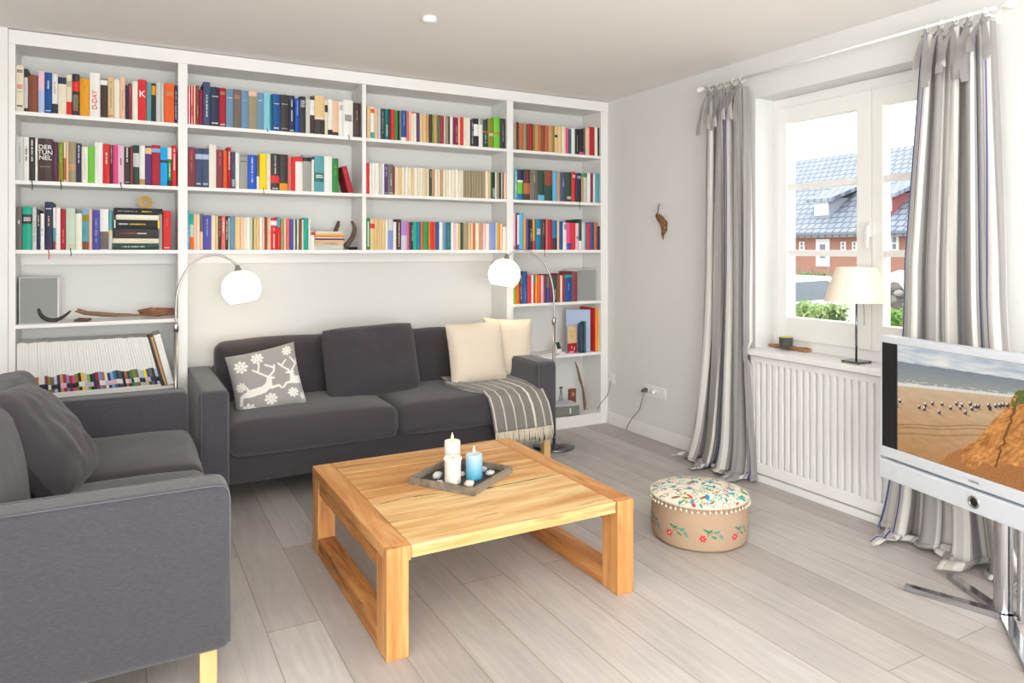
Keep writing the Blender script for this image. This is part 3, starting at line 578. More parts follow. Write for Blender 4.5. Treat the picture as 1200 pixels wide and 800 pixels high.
zt2 = flat_stack(356, 240, 13.8, [(160, 645, 650, 700, 'lg', [], 'pale grey book at the bottom of the small flat stack'), (175, 650, 600, 648, 'st', [('t', .2, .7, 'wg')], 'straw book with dark title in the small flat stack'),
    (180, 655, 565, 600, 'po', [], 'peach book in the middle of the small flat stack'), (185, 660, 538, 565, 'pu', [], 'thin purple book in the small flat stack'), (185, 660, 522, 538, 'w', [], 'thin white book above the purple one'),
    (190, 662, 488, 522, 'mu', [], 'amber book in the upper part of the small stack'), (190, 655, 462, 486, 'po', [], 'thin peach book above the amber one'), (195, 640, 425, 462, 'cr', [], 'cream book on top of the small flat stack')], Z3, 'books in the small flat stack beside the horn')
# round gold ornament on the stack
cx_ = aty(110 + 690 / S1, 240, .05).x
b = MB()
for k in range(4): b.tube([(cos(a) * (.034 - k * .006), 0, sin(a) * (.034 - k * .006)) for a in [2 * pi * i / 28 for i in range(29)]], .0032, 6)
o = b.build('ring_ornament', M['gold'], smooth=True, loc=(cx_, .06, ztop + .0375)); tag(o, 'small round coiled gold ornament standing on the tall book stack', 'ornament')
# horns beside the small stack
def horn(name, px_pts, Y, rads, m, label):
    pts = [aty(x, y, Y) for x, y in px_pts]; zmin = min(p.z for p in pts)
    b = MB(); sm = []; rs = []
    for i in range(len(pts) - 1):
        for t in (0, .33, .66): sm.append(pts[i].lerp(pts[i + 1], t)); rs.append(rads[i] * (1 - t) + rads[i + 1] * t)
    sm.append(pts[-1]); rs.append(rads[-1])
    c = sm[0].copy(); sm = [p - c for p in sm]
    sm2 = [sm[0]] + [(sm[i - 1] + sm[i] * 2 + sm[i + 1]) / 4 for i in range(1, len(sm) - 1)] + [sm[-1]]
    rs = [r * (1 + .12 * noise.noise(Vector((i * .9, 0, 3)))) for i, r in enumerate(rs)]
    b.tube(sm2, rs, 12); o = b.build(name, m, smooth=True, loc=c); return tag(o, label, 'ornament')
horn('carved_horn', [(404.3, 289.5), (409, 284), (413.5, 277), (415.5, 270), (415, 264), (412, 259)], .07, [.022, .016, .015, .014, .012, .007], M['horn'], 'curved brown horn standing right of the small flat book stack')
horn('carved_horn', [(390.5, 288), (391.5, 278), (393, 271), (396, 264), (397, 259)], .19, [.012, .012, .013, .013, .008], M['horn'], 'short brown horn rising behind the small flat book stack')
o = MB().ball((0, 0, 0), .03, (1.2, .8, .38), 14, lump=.3, seed=4).build('pebble', M['bhorn'], smooth=True, loc=(aty(415, 288, .1).x, .12, Z3 + .0105)); tag(o, 'dark flat stone at the foot of the curved horn', 'stone')

# grey file boxes
def filebox(x0, x1, ztop, zb, label, Y=.03, d=.2):
    b = MB(); w = x1 - x0; h = ztop - zb
    e = empty('file_box', ((x0 + x1) / 2, Y + d / 2, zb + .0005), label=label, cat='file box')
    MB().box(-w / 2, w / 2, -d / 2 + .003, d / 2, 0, h, bev=.002).build('box_body', M['white'], e)
    MB().box(-w / 2 + .004, w / 2 - .006, -d / 2, -d / 2 + .003, .003, h - .003, bev=.001).build('front_panel', M['grey'], e)
filebox(aty(22, 350, .03).x, aty(69, 350, .03).x, aty(40, 325, .03).z, Z4, 'square grey file box standing above the magazines, leftmost bay')
filebox(aty(676, 350, .03).x, aty(699.5, 350, .03).x, aty(690, 315.5, .03).z, Z4, 'square grey file box at the end of the fourth shelf, rightmost bay')
# driftwood pieces on the fourth shelf, left
horn('horn_strip', [(45, 361.5), (48, 370), (56, 375), (66, 375.5), (76, 370), (83, 364)], -.0 + .03, [.006, .0095, .011, .011, .008, .004], M['bhorn'], 'black curved horn lying in front of the grey file box')
b = MB(); p0 = aty(88, 367, .06); p = [aty(x, y, .06) - p0 for x, y in ((88, 364.5), (100, 366.5), (118, 368), (134, 369), (150, 369), (172, 369.5))]
b.tube(p, [.006, .015, .016, .014, .011, .006], 10, flat=.8); b.tube([p[0] + Vector((.01, 0, .012)), p[1] + Vector((0, 0, .004))], [.004, .01], 8)
tag(b.build('driftwood', M['drift'], smooth=True, loc=p0), 'long pale driftwood branch lying on the shelf above the magazines', 'driftwood')
o = MB().ball((0, 0, 0), .036, (1.2, .5, .28), 14, lump=.4, seed=2).build('driftwood', M['horn'], smooth=True, loc=(aty(97, 373, .025).x, .025, Z4 + .0115)); tag(o, 'small dark piece of wood in front of the driftwood branch', 'driftwood')
b = MB(); c0 = aty(184, 364, .1)
for k in range(9):
    a = k * .7; b.tube([Vector((-.1 + .004 * k, .012 * sin(a), .012 * cos(a) + .0)), Vector((0, .02 * sin(a + .5), .018 * cos(a + .5))), Vector((.09, .015 * sin(a + 1), .016 * cos(a + 1)))], [.005, .009, .005], 7)
b.tube([Vector((-.09, 0, .01)), Vector((-.03, -.02, .022)), Vector((.03, -.01, .0)), Vector((.08, .0, .015))], .009, 8)
tag(b.build('root_bundle', M['rs'] if 'rs' in M else mat('reddish_root', rgb(150, 104, 74), .85, var=.3, vscale=60), smooth=True, loc=(c0.x, .1, Z4 + .032)), 'twisted bundle of reddish roots at the right end of the driftwood', 'driftwood')

# ------------------------------------------------------------------ magazines, lower left
FOOT = ['pp', 'sb', 'w', 'lm', 'ol', 'cs', 'rs', 'ce', 'lb', 'lv', 'mr', 'sl', 'nv', 'dg', 'pk', 'wg', 'ce', 'w', 'tn', 'sv', 'pb', 'gn', 'li', 'mt', 'yl', 'k', 'pw', 'tl']
nm = 48; zb = .574; Hm = .29
random.seed(11)
xl, xr_b, xr_t = bays[0][0] + .004, aty(189, 440, .012).x, aty(173, 440, .012).x
for i in range(nm):
    f0, f1 = i / nm, (i + 1) / nm; t = (xr_b - xl) / nm
    xb0 = xl + (xr_b - xl) * f0; xt0 = xl + (xr_t - xl) * f0; hh = .285 + .006 * noise.noise(Vector((i * .4, 0, 0)))
    tt = (xr_t - xl) / nm
    b = MB(); fc = FOOT[i % len(FOOT)] if i not in (0, 1) else 'w'
    fc = random.choice(FOOT + ['w', 'lv', 'pb', 'w', 'lg']) if i > 6 else fc; fc2 = random.choice(['w', 'lv', 'dg', 'pp', 'k', 'nv'])
    fk = .36 + .02 * sin(i)
    def xq(f, side): return (xb0 + (t - .0007) * side) * (1 - f) + (xt0 + (tt - .0007) * side) * f - xb0
    segs = [(0, .04, 'w'), (.04, fk * .3, fc), (fk * .3, fk * .55, fc2), (fk * .55, fk, fc), (fk, 1, 'w')]
    keys = []; 
    for a0, a1, c in segs:
        if c not in keys: keys.append(c)
        vs = []
        for f in (a0, a1):
            for s_, y in ((0, .0), (1, .0), (1, .2), (0, .2)): vs.append((xq(f, s_), y, f * hh))
        b.add(vs, [(0, 1, 5, 4), (1, 2, 6, 5), (2, 3, 7, 6), (3, 0, 4, 7)], keys.index(c))
        if a1 == 1: b.add(vs, [(4, 5, 6, 7)], keys.index(c))
        if a0 == 0: b.add(vs, [(3, 2, 1, 0)], keys.index(c))
    o = b.build('magazine', [PM[c] for c in keys], loc=(xb0, random.uniform(.006, .016), zb + .0004))
    tag(o, 'white-spined magazine with %s foot, %s from left in the packed row' % (PAL[fc][3], ordinal(i)), 'magazine', 'magazines packed in the lower leftmost bay')
# folders leaning to the right of the magazines
def lean_block(x0b, x0t, w, h, d, y, z, m, name, label, mats2=None):
    b = MB(); k = math.atan2(x0b - x0t, h)
    b.box(0, w, 0, d, 0, h, bev=.001)
    o = b.build(name, m, loc=(x0b, y, z + .0005), rot=(0, -k, 0)); return tag(o, label, 'folder')
xb = xr_b + .003
lean_block(xb, xb - .076, .012, .285, .2, .02, zb, PM['db'], 'folder', 'thin dark brown folder leaning beside the magazines')
lean_block(xb + .015, xb - .061, .013, .29, .2, .014, zb, PM['tn'], 'folder', 'thin tan folder leaning beside the white one')
lean_block(xb + .031, xb - .045, .034, .30, .2, .01, zb, PM['w'], 'folder', 'thick white folder leaning at the end of the magazines')

# ------------------------------------------------------------------ rightmost bay, lower shelves
def block(name, x0, x1, y0, y1, z0, z1, m, label, cat, rot=None, bev=.002):
    b = MB().box(-(x1 - x0) / 2, (x1 - x0) / 2, -(y1 - y0) / 2, (y1 - y0) / 2, 0, z1 - z0, bev=bev)
    return tag(b.build(name, m, loc=((x0 + x1) / 2, (y0 + y1) / 2, z0 + .0005), rot=rot), label, cat)
def X5(px): return aty(640 + px / S1, 400, .03).x
def Zt(px, y, Y=.03): return aty(640 + px / S1, 350 + y / S1, Y).z
mb, mats = spine_mesh(.036, Zt(690, 130) - Z5, .19, 'mu', [('t', .3, .6, 'rs')]); tag(mb.build('ring_binder', mats, loc=(X5(690), .03, Z5 + .0005)), 'amber binder at the right end of the shelf above the router', 'binder')
mb, mats = spine_mesh(.010, Zt(655, 125) - Z5, .2, 'rd', []); tag(mb.build('folder', mats, loc=(X5(690) - .025, .03, Z5 + .0005)), 'thin red folder left of the amber binder', 'folder')
b = MB().box(-.095, .095, -.006, .006, 0, Zt(500, 150) - Z5 - .003, bev=.002)
tag(b.build('picture_board', PM['pb'], loc=(X5(508), .112, Z5 + .0012), rot=(0, 0, R(-36))), 'tall pale blue board standing angled beside the binders', 'board')
for px0, px1, yt, c, lab in ((462, 480, 340, 'sv', 'small slate blue booklet between card and blue board'), (480, 505, 320, 'k', 'small black booklet between card and blue board'), (505, 530, 300, 'tl', 'small teal booklet in front of the blue board')):
    x0, x1 = X5(px0), X5(px1); mb, mats = spine_mesh(x1 - x0 - .001, Zt(px0, yt) - Z5, .05, c, []); tag(mb.build('book', mats, loc=((x0 + x1) / 2 - .012, .004, Z5 + .0005)), lab, 'book')
# greeting card, cream above and red below
e = empty('greeting_card', (X5(360) + .003, .045, Z5 + .0008), label='upright cream card with red lower half and small printed figures', cat='card', rot=(0, 0, R(8)))
MB().box(-.044, .044, 0, .004, .075, .205).build('upper_panel', PM['st'], e)
b = MB().box(-.045, .045, -.001, .005, 0, .075, 0); b.add([(-.012, -.0016, .035), (0, -.0016, .035), (0, -.0016, .052), (-.012, -.0016, .052)], [(0, 1, 2, 3)], 1); b.add([(.015, -.0016, .018), (.027, -.0016, .018), (.027, -.0016, .045), (.015, -.0016, .045)], [(0, 1, 2, 3)], 1)
for k in range(4): b.add([(-.03 + k * .012, -.0016, .006), (-.022 + k * .012, -.0016, .006), (-.022 + k * .012, -.0016, .014), (-.03 + k * .012, -.0016, .014)], [(0, 1, 2, 3)], 2)
b.build('lower_panel', [PM['cs'], PM['st'], PM['w']], e)
b = MB()
for x, z, w, h in ((-.02, .165, .018, .003), (-.02, .135, .003, .03), (-.02, .13, .03, .004), (.008, .15, .004, .014), (-.01, .12, .02, .003)): b.add([(x, -.0004, z), (x + w, -.0004, z), (x + w, -.0004, z + h), (x, -.0004, z + h)], [(0, 1, 2, 3)])
b.build('printed_motif', PM['kh'], e)
# cordless phone leaning in its cradle
e = empty('cordless_phone', (X5(185), .03, Z5 + .0005), label='white cordless gadget with dark screen tilted in its dock by the card', cat='phone', rz=R(14))
MB().box(-.032, .032, -.03, .03, 0, .018, bev=.006).build('dock', M['whiteplas'], e)
MB().box(-.025, .025, -.006, .006, 0, .085, bev=.004, M4=Matrix.Translation((0, .004, .014)) @ Matrix.Rotation(R(-22), 4, 'X')).build('handset', M['whiteplas'], e)
MB().box(-.02, .02, -.0075, -.005, .025, .08, M4=Matrix.Translation((0, .004, .014)) @ Matrix.Rotation(R(-22), 4, 'X')).build('display', mat('green_grey_display', rgb(52, 64, 58), .3), e)
p = aty(620, 404, .05)
e = empty('desk_phone', (p.x, .06, Z5 + .0005), label='silver and black telephone on the shelf behind the cream cushion', cat='phone', rz=R(-10))
MB().box(-.045, .045, -.045, .045, 0, .03, bev=.008).build('base', M['silver'], e)
MB().box(-.03, -.004, -.02, .0, .03, .1, bev=.006).build('handset', M['black'], e)
MB().box(.004, .036, -.02, .01, .03, .085, bev=.005, M4=Matrix.Rotation(R(-8), 4, 'X')).build('stand', M['silver'], e)
b = MB().box(-.07, .07, -.03, .03, 0, .008, bev=.002); tag(b.build('notepad', M['whiteplas'], loc=(aty(640, 410, .06).x, .07, Z5 + .0005), rot=(0, 0, R(12))), 'white notepad lying between the two phones', 'notepad')
b = MB().box(-.04, .04, -.02, .02, 0, .006, bev=.001); tag(b.build('envelope', PM['pp'], loc=(aty(668, 411, .0).x, .025, Z5 + .0005), rot=(0, 0, R(-5))), 'pinkish envelope lying in front of the cream and red card', 'envelope')
# bottom shelf: router, driftwood, small box, wire figure, disc case
x0, x1 = aty(641, 480, .03).x, aty(684, 480, .03).x
e = empty('router', ((x0 + x1) / 2 - .01, .1, Z6 + .0005), label='grey box router with pale top on the bottom shelf by the sofa', cat='router', rz=R(-8))
MB().box(-.13, .13, -.085, .085, .004, .078, bev=.004).build('housing', mat('router_grey', rgb(128, 126, 120), .6), e)
MB().box(-.13, .13, -.085, .085, .078, .084, bev=.003).build('lid', M['silver'], e)
MB().box(.045, .057, -.088, -.084, .02, .06).build('badge', M['whiteplas'], e)
pts = [(674, 424), (677, 432), (680, 445), (684, 456), (685, 468), (686, 480), (688.5, 489)]
P = [aty(x, y, .13) for x, y in pts]; c = P[-1].copy(); c.z = Z6 + .001
b = MB(); b.tube([q - c for q in P[:-1]] + [Vector((P[-1].x - c.x, 0, .004))], [.006, .012, .016, .019, .018, .016, .012], 10, flat=.6)
tag(b.build('driftwood', M['driftz'], smooth=True, loc=c), 'tall driftwood stick leaning upright beside the router', 'driftwood')
x = aty(679, 460, .16).x; e = empty('matchbox_frame', (x - .02, .2, Z6 + .085), label='small dark wooden box propped behind the router', cat='box')
e.location = (x - .025, .225, Z6 + .0005)
MB().box(-.03, .03, -.012, .012, 0, .155, bev=.003).build('box_body', PM['br'], e); MB().box(-.014, .014, -.0135, -.012, .1, .13).build('front_mark', PM['tn'], e)
x = aty(660, 460, .2).x; b = MB()
for dx in (-.03, .03, 0): b.tube([(dx, .0, 0), (0, 0, .17)], .0022, 6)
b.box(-.012, .012, -.008, .008, .165, .18, bev=.002)
tag(b.build('wire_stand', M['dchrome'], smooth=False, loc=(x, .232, Z6 + .0005)), 'thin wire stand with a dark head behind the router', 'stand')
b = MB().box(-.06, .06, -.007, .007, 0, .005); tag(b.build('remote_control', M['black'], loc=(aty(672, 488, .02).x, .022, Z6 + .0008), rot=(0, 0, R(4))), 'slim black remote lying at the front edge of the bottom shelf', 'remote')
P = [aty(x, y, .1) for x, y in ((682, 412), (684.5, 422), (685, 432), (683, 448), (686, 462), (688, 474), (686, 486))]; c = P[0].copy()
b = MB(); b.tube([q - c for q in P], .0028, 7); tag(b.build('cable', M['wcord'], smooth=True, loc=c), 'white cable hanging down beside the driftwood stick', 'cable')

# ------------------------------------------------------------------ sofas
def make_sofa(name, label, W_, D_, arms, loc, rz, two_cushions=True, Hb=.80, Ha=.645, arm_t=.145, cush=None):
    """local frame: front faces -y, left end at x=0"""
    e = empty(name, loc, rz, label=label, cat='sofa')
    leg = .15
    for sx in (0, 1):
        x0 = 0 if sx == 0 else W_ - arm_t
        b = softbox(arm_t, D_, Ha - leg, .028, (.0, .0, .002), 18, .0012, sx + 1); o = b.build('armrest', M['sofa_arm'], e, smooth=True, loc=(x0 + arm_t / 2, D_ / 2, leg + (Ha - leg) / 2))
        for xx in (x0 + .012, x0 + arm_t - .012):
            yy = .006; rr = .022; zt_ = Ha - .006; pp = [(xx, -.0005 + .002, leg + .02), (xx, .0015, Ha - .04), (xx, .006, Ha - .016), (xx, .018, Ha - .004), (xx, .045, Ha + .0005), (xx, D_ - .03, Ha + .0005)]
            MB().tube(pp, .0022, 6).build('piping', M['piping'], o, smooth=True, loc=(-(x0 + arm_t / 2), -D_ / 2, -(leg + (Ha - leg) / 2)))
    bs = softbox(W_ - 2 * arm_t + .006, D_ - .04, .17, .015, (0, 0, 0), 16, .001, 3); bs.build('seat_base', M['sofa'], e, smooth=True, loc=(W_ / 2, D_ / 2 + .03, leg + .085))
    bk = softbox(W_ - 2 * arm_t + .006, .11, .50, .03, (0, 0, 0), 18, .002, 4); bk.build('back_frame', M['sofa'], e, smooth=True, loc=(W_ / 2, D_ - .056, leg + .25))
    iw = W_ - 2 * arm_t; n = 2
    for k in range(n):
        w = iw * (.5) - .002
        b = softbox(w, .70, .17, .045, (.0, .012, .022), 26, .004, k + 7, 4)
        b.build('seat_cushion', M['sofa'], e, smooth=True, loc=(arm_t + iw * (k + .5) / n, .345, leg + .15 + .083))
        b = softbox(w + .004, .17, .42, .055, (.0, .028, .012), 26, .009, k + 17, 4)
        b.build('back_cushion', M['sofa'], e, smooth=True, loc=(arm_t + iw * (k + .5) / n, D_ - .215, Hb - .20), rot=(R(-9), 0, 0))
    for x_ in (.05, W_ - .05):
        for y_ in (.06, D_ - .06):
            MB().box(-.024, .024, -.024, .024, 0, leg, bev=.003).build('leg', M['birch'], e, loc=(x_, y_, 0))
    return e
make_sofa('sofa', 'charcoal fabric sofa against the bookcase with reindeer and cream cushions', 2.09, .90, 1, (-3.003, -.70, 0), 0)
# the nearer sofa faces +x
make_sofa('sofa', 'charcoal fabric sofa in the left foreground with one loose dark cushion', 1.74, .90, 1, (-3.045, -2.235, 0), R(90))
# cushions
def put_pillow(name, label, w, h, t, loc, rot, m, seed, colf=None, n=36, wr=.006, pinch=.05, rc=0):
    b, cols = pillow(w, h, t, n, seed, wr, colf, pinch, rc)
    o = b.build(name, m, smooth=True, loc=loc, cols=cols if colf else None); o.rotation_euler = Euler(rot, 'XYZ'); return tag(o, label, 'cushion')
DEER = ['..........']
def seg_d(p, a, b):
    ax, ay = a; bx, by = b; px, py_ = p; dx, dy = bx - ax, by - ay; L2 = dx * dx + dy * dy; t = max(0, min(1, ((px - ax) * dx + (py_ - ay) * dy) / L2)) if L2 else 0
    return math.hypot(px - ax - t * dx, py_ - ay - t * dy), t
deer = [ ((0.089, 0.205), (0.115, 0.315), 0.025, 0.025), ((0.115, 0.315), (0.236, 0.335), 0.025, 0.054), ((0.236, 0.335), (0.436, 0.346), 0.061, 0.057), ((0.436, 0.346), (0.523, 0.399), 0.057, 0.054), ((0.523, 0.399), (0.554, 0.506), 0.05, 0.036), ((0.539, 0.53), (0.621, 0.496), 0.027, 0.014), ((0.565, 0.355), (0.673, 0.359), 0.025, 0.016), ((0.673, 0.359), (0.703, 0.309), 0.016, 0.013), ((0.536, 0.536), (0.416, 0.632), 0.016, 0.014), ((0.416, 0.632), (0.339, 0.693), 0.014, 0.013), ((0.407, 0.634), (0.445, 0.767), 0.014, 0.013), ((0.57, 0.547), (0.641, 0.61), 0.016, 0.014), ((0.641, 0.61), (0.66, 0.702), 0.014, 0.013), ((0.647, 0.661), (0.531, 0.739), 0.014, 0.013), ((0.209, 0.429), (0.221, 0.382), 0.018, 0.014), ((0.902, 0.399), (1.048, 0.378), 0.061, 0.061), ((0.889, 0.402), (0.892, 0.522), 0.043, 0.025), ((0.905, 0.528), (0.819, 0.534), 0.025, 0.014), ((0.866, 0.372), (0.785, 0.371), 0.02, 0.016), ((0.785, 0.371), (0.731, 0.313), 0.016, 0.013), ((0.857, 0.564), (0.766, 0.653), 0.014, 0.013), ((0.766, 0.653), (0.72, 0.715), 0.013, 0.011), ((0.76, 0.663), (0.842, 0.741), 0.013, 0.011), ((0.903, 0.555), (0.982, 0.659), 0.014, 0.013), ((0.976, 0.643), (0.908, 0.77), 0.013, 0.011), ((0.971, 0.644), (0.989, 0.718), 0.013, 0.011) ]
flakes = [(0.184, 0.78, 0.107), (0.436, 0.865, 0.098), (0.875, 0.881, 0.08), (0.127, 0.464, 0.08), (0.185, 0.088, 0.111), (0.519, 0.177, 0.1), (0.851, 0.202, 0.082), (0.997, 0.121, 0.071), (0.022, 0.022, 0.089)]
def deer_col(u, v, side):
    base = rgb(160, 157, 152); wht = rgb(236, 232, 224)
    if side > 0: return base
    p = (u, v)
    for a, b, r0, r1 in deer:
        d, t = seg_d(p, a, b)
        if d < (r0 + (r1 - r0) * t) * 1.0: return wht
    for fx, fy, fr in flakes:
        dx, dy = (u - fx) * .085 / fr, (v - fy) * .085 / fr; r = math.hypot(dx, dy)
        if r < .082 and r > .008:
            a = math.atan2(dy, dx); k = abs(((a / (pi / 4) + .5) % 1) - .5) * (pi / 4) * r
            if k < .0125 or (.05 < r < .07 and k < .02): return wht
    return base
put_pillow('throw_cushion', 'grey knitted cushion with white reindeer and snowflakes on the sofa', .375, .355, .13, (-2.60, -.405, .452), (R(-14), R(-11), R(-8)), M['knit'], 1, deer_col, 150, .004)
put_pillow('loose_cushion', 'large loose charcoal cushion leaning mid-sofa against the back', .60, .45, .19, (-1.975, -.32, .450), (R(-15), R(-2), R(2)), M['sofa'], 2, wr=.014, pinch=.015, rc=.055)
put_pillow('throw_cushion', 'plain cream cushion in front, standing on the striped throw', .41, .40, .15, (-1.315, -.41, .492), (R(-12), R(-1), R(3)), M['beige'], 3)
put_pillow('throw_cushion', 'plain cream cushion wedged behind beside the sofa arm', .34, .40, .13, (-1.065, -.31, .492), (R(-9), R(2), R(-20)), M['beige'], 5)
put_pillow('loose_cushion', 'loose charcoal cushion leaning on the near sofa back', .50, .46, .20, (-3.475, -1.37, .452), (R(-35), R(4), R(80)), M['sofa'], 8, wr=.014, pinch=.0, rc=.07)

# striped throw with fringe
def thr():
    rows = [(-.10, .500, -1.47, -1.045), (-.30, .502, -1.50, -1.045), (-.42, .502, -1.505, -1.045), (-.56, .500, -1.45, -1.04), (-.66, .490, -1.425, -1.03), (-.712, .462, -1.415, -1.02), (-.738, .40, -1.405, -1.0), (-.745, .33, -1.395, -.985), (-.748, .255, -1.385, -.975)]
    nU, sub = 60, 5; vs = []; cols = []; R_ = []
    for i in range(len(rows) - 1):
        for k in range(sub):
            t = k / sub; t2 = t * t * (3 - 2 * t) * .3 + t * .7; R_.append([rows[i][j] * (1 - t2) + rows[i + 1][j] * t2 for j in range(4)])
    R_.append(list(rows[-1])); nR = len(R_)
    stripes = [.035, .20, .365, .53, .69, .85, .985]
    for i, (y, z, xa, xb) in enumerate(R_):
        for j in range(nU + 1):
            u = j / nU; x = xa + (xb - xa) * u; f = i / nR
            wv = .006 * sin(u * 17 + f * 3) * (f ** 1) + .004 * noise.noise(Vector((x * 9, i * .25, 0)))
            dz = .03 * max(0, u - .86) / .14 if f < .6 else 0
            vs.append(Vector((x, y - abs(wv) * (1 if f > .6 else 0) - .004, z + (wv * .6 if f < .6 else 0) + .006 + dz * .3)))
            w = min(abs(u - s_) for s_ in stripes); n_ = noise.noise(Vector((x * 160, i * 7, 0))) * .5 + .5; b0 = 112 + 26 * n_
            cols.append(rgb(226, 220, 208) if w < .011 else rgb(b0, b0 * .97, b0 * .92))
    fs = [(i * (nU + 1) + j, i * (nU + 1) + j + 1, (i + 1) * (nU + 1) + j + 1, (i + 1) * (nU + 1) + j) for i in range(nR - 1) for j in range(nU)]
    b = MB(); b.add(vs, fs)
    e = empty('throw_blanket', (-1.25, -.6, .48), label='grey wool throw with white stripes and cream fringe draped over the sofa', cat='throw')
    off = Vector((1.25, .6, -.48)); b.v = [v + off for v in b.v]
    o = b.build('blanket', M['throw'], e, smooth=True, cols=cols); md = o.modifiers.new('thick', 'SOLIDIFY'); md.thickness = .008; md.offset = 1
    # folded edge roll on the left
    vs = []; b = MB(); pts = [Vector((-1.49, -.26, .495)), Vector((-1.515, -.38, .50)), Vector((-1.50, -.5, .503)), Vector((-1.455, -.6, .5)), Vector((-1.42, -.66, .49))]
    b.tube([p + off for p in pts], [.02, .026, .026, .022, .012], 14, flat=.8)
    b.tube([p + off + Vector((.03, .02, .006)) for p in pts[:4]], [.018, .022, .022, .016], 14, flat=.8)
    cc = []
    for v in b.v:
        n_ = noise.noise(v * 90) * .5 + .5; b0 = 116 + 26 * n_; cc.append(rgb(b0, b0 * .97, b0 * .92) if sin(v.y * 40 + v.z * 150) < .93 else rgb(226, 220, 208))
    b.build('folded_edge', M['throw'], e, smooth=True, cols=cc)
    b = MB(); random.seed(3)
    for k in range(62):
        u = (k + .5) / 62; x = -1.385 + .41 * u; y = -.757 - random.uniform(0, .008); L = random.uniform(.075, .105)
        b.tube([Vector((x, y + .002, .262)) + off, Vector((x + random.uniform(-.003, .003), y - .004, .262 - L * .5)) + off, Vector((x + random.uniform(-.009, .009), y - .002, .262 - L)) + off], [.0034, .003, .0016], 5)
    b.build('fringe', M['fringe'], e, smooth=True)
thr()

# ------------------------------------------------------------------ coffee table
TX0, TX1, TY0, TY1, TH = -2.575, -1.558, -2.283, -1.245, .37
ct = empty('coffee_table', ((TX0 + TX1) / 2, (TY0 + TY1) / 2, 0), label='square low coffee table of rough reclaimed teak with sled legs', cat='table')
cx0, cy0 = (TX0 + TX1) / 2, (TY0 + TY1) / 2
def tb(x0, x1, y0, y1, z0, z1, nm, m, bev=.004, rough=0):
    b = MB(); c = Vector(((x0 + x1) / 2, (y0 + y1) / 2, (z0 + z1) / 2))
    if rough:
        sx, sy, sz = x1 - x0, y1 - y0, z1 - z0; n = 14
        bb = softbox(sx, sy, sz, .003, (0, 0, 0), n)
        for v in bb.v: v += noise.noise_vector((v + c) * 9) * rough + noise.noise_vector((v + c) * 30) * rough * .5
        b = bb
    else: b.box(x0 - c.x, x1 - c.x, y0 - c.y, y1 - c.y, z0 - c.z, z1 - c.z, bev=bev)
    return b.build(nm, m, ct, loc=(c.x - cx0, c.y - cy0, c.z))
LW, LD = .078, .105; EB = .088
tb(TX0, TX0 + EB - .002, TY0 + .03, TY1, TH - .042, TH, 'end_board', M['teakY'], .003); tb(TX1 - EB + .002, TX1, TY0 + .03, TY1, TH - .042, TH, 'end_board', M['teakY'], .003)
ys = [TY0, TY0 + .2, TY0 + .44, TY0 + .66, TY0 + .85, TY1]
TPK = [M['teakX2'], M['teakX2'], M['teakX'], M['teakX'], M['teakX']]
for k in range(5):
    tb(TX0 + EB, TX1 - EB, ys[k] + (.0 if k == 0 else .0012), ys[k + 1] - .0012, TH - .042, TH - .0005 * (k % 2), 'top_plank', TPK[k], .002)
def legs(x0, y0):
    z_ = (TH - .043) / 2; cxl, cyl = x0 + LW / 2, y0 + LD / 2
    b = MB().box(-LW / 2, LW / 2, -LD / 2, LD / 2, -z_, z_, bev=.005)
    if y0 == TY0: b.box(-LW / 2, LW / 2 + (EB - LW - .002) * (1 if x0 == TX0 else 0), -LD / 2, -LD / 2 + .0295, z_ - .006, z_ + .0425, bev=.003)
    b.build('leg', M['teakZ'], ct, loc=(cxl - cx0, cyl - cy0, z_))
for x0 in (TX0, TX1 - LW):
    for y0 in (TY0, TY1 - LD): legs(x0, y0)
    tb(x0 + .004, x0 + LW - .004, TY0 + LD + .001, TY1 - LD - .001, TH - .10, TH - .0435, 'upper_rail', M['teakR'], .004, .003)
    tb(x0 + .002, x0 + LW - .002, TY0 + LD + .001, TY1 - LD - .001, .0015, .075, 'lower_rail', M['teakR'] if x0 < -2.4 else M['teakY'], .004, .0012)
def crack(pts, w):
    b = MB(); vs = []
    for i, (x, y) in enumerate(pts):
        ww = w * (sin(pi * (i + .3) / (len(pts) - .4)) + .1) * random.uniform(.6, 1.2); vs += [(x, y - ww, .0), (x, y + ww, .0)]
    fs = [(2 * i, 2 * i + 2, 2 * i + 3, 2 * i + 1) for i in range(len(pts) - 1)]; b.add(vs, fs)
    b.add([(v[0], v[1], -.001) for v in vs], [f[::-1] for f in fs]); b.build('crack', M['crack'], ct, loc=(-cx0, -cy0, TH + .0007))
def pc(x, y): q = atz(x, y, TH); return (q.x, q.y)
def wig(a, b_, n=14, s=.003): return [(a[0] + (b_[0] - a[0]) * i / n + random.uniform(-s, s) * .3, a[1] + (b_[1] - a[1]) * i / n + random.uniform(-s, s)) for i in range(n + 1)]
crack(wig(pc(575, 571), pc(662, 554)), .0022); crack(wig(pc(474, 583), pc(520, 577)), .0018); crack(wig(pc(560, 574), pc(580, 570), 6), .005); crack(wig(pc(440, 592), pc(474, 583)), .0010)
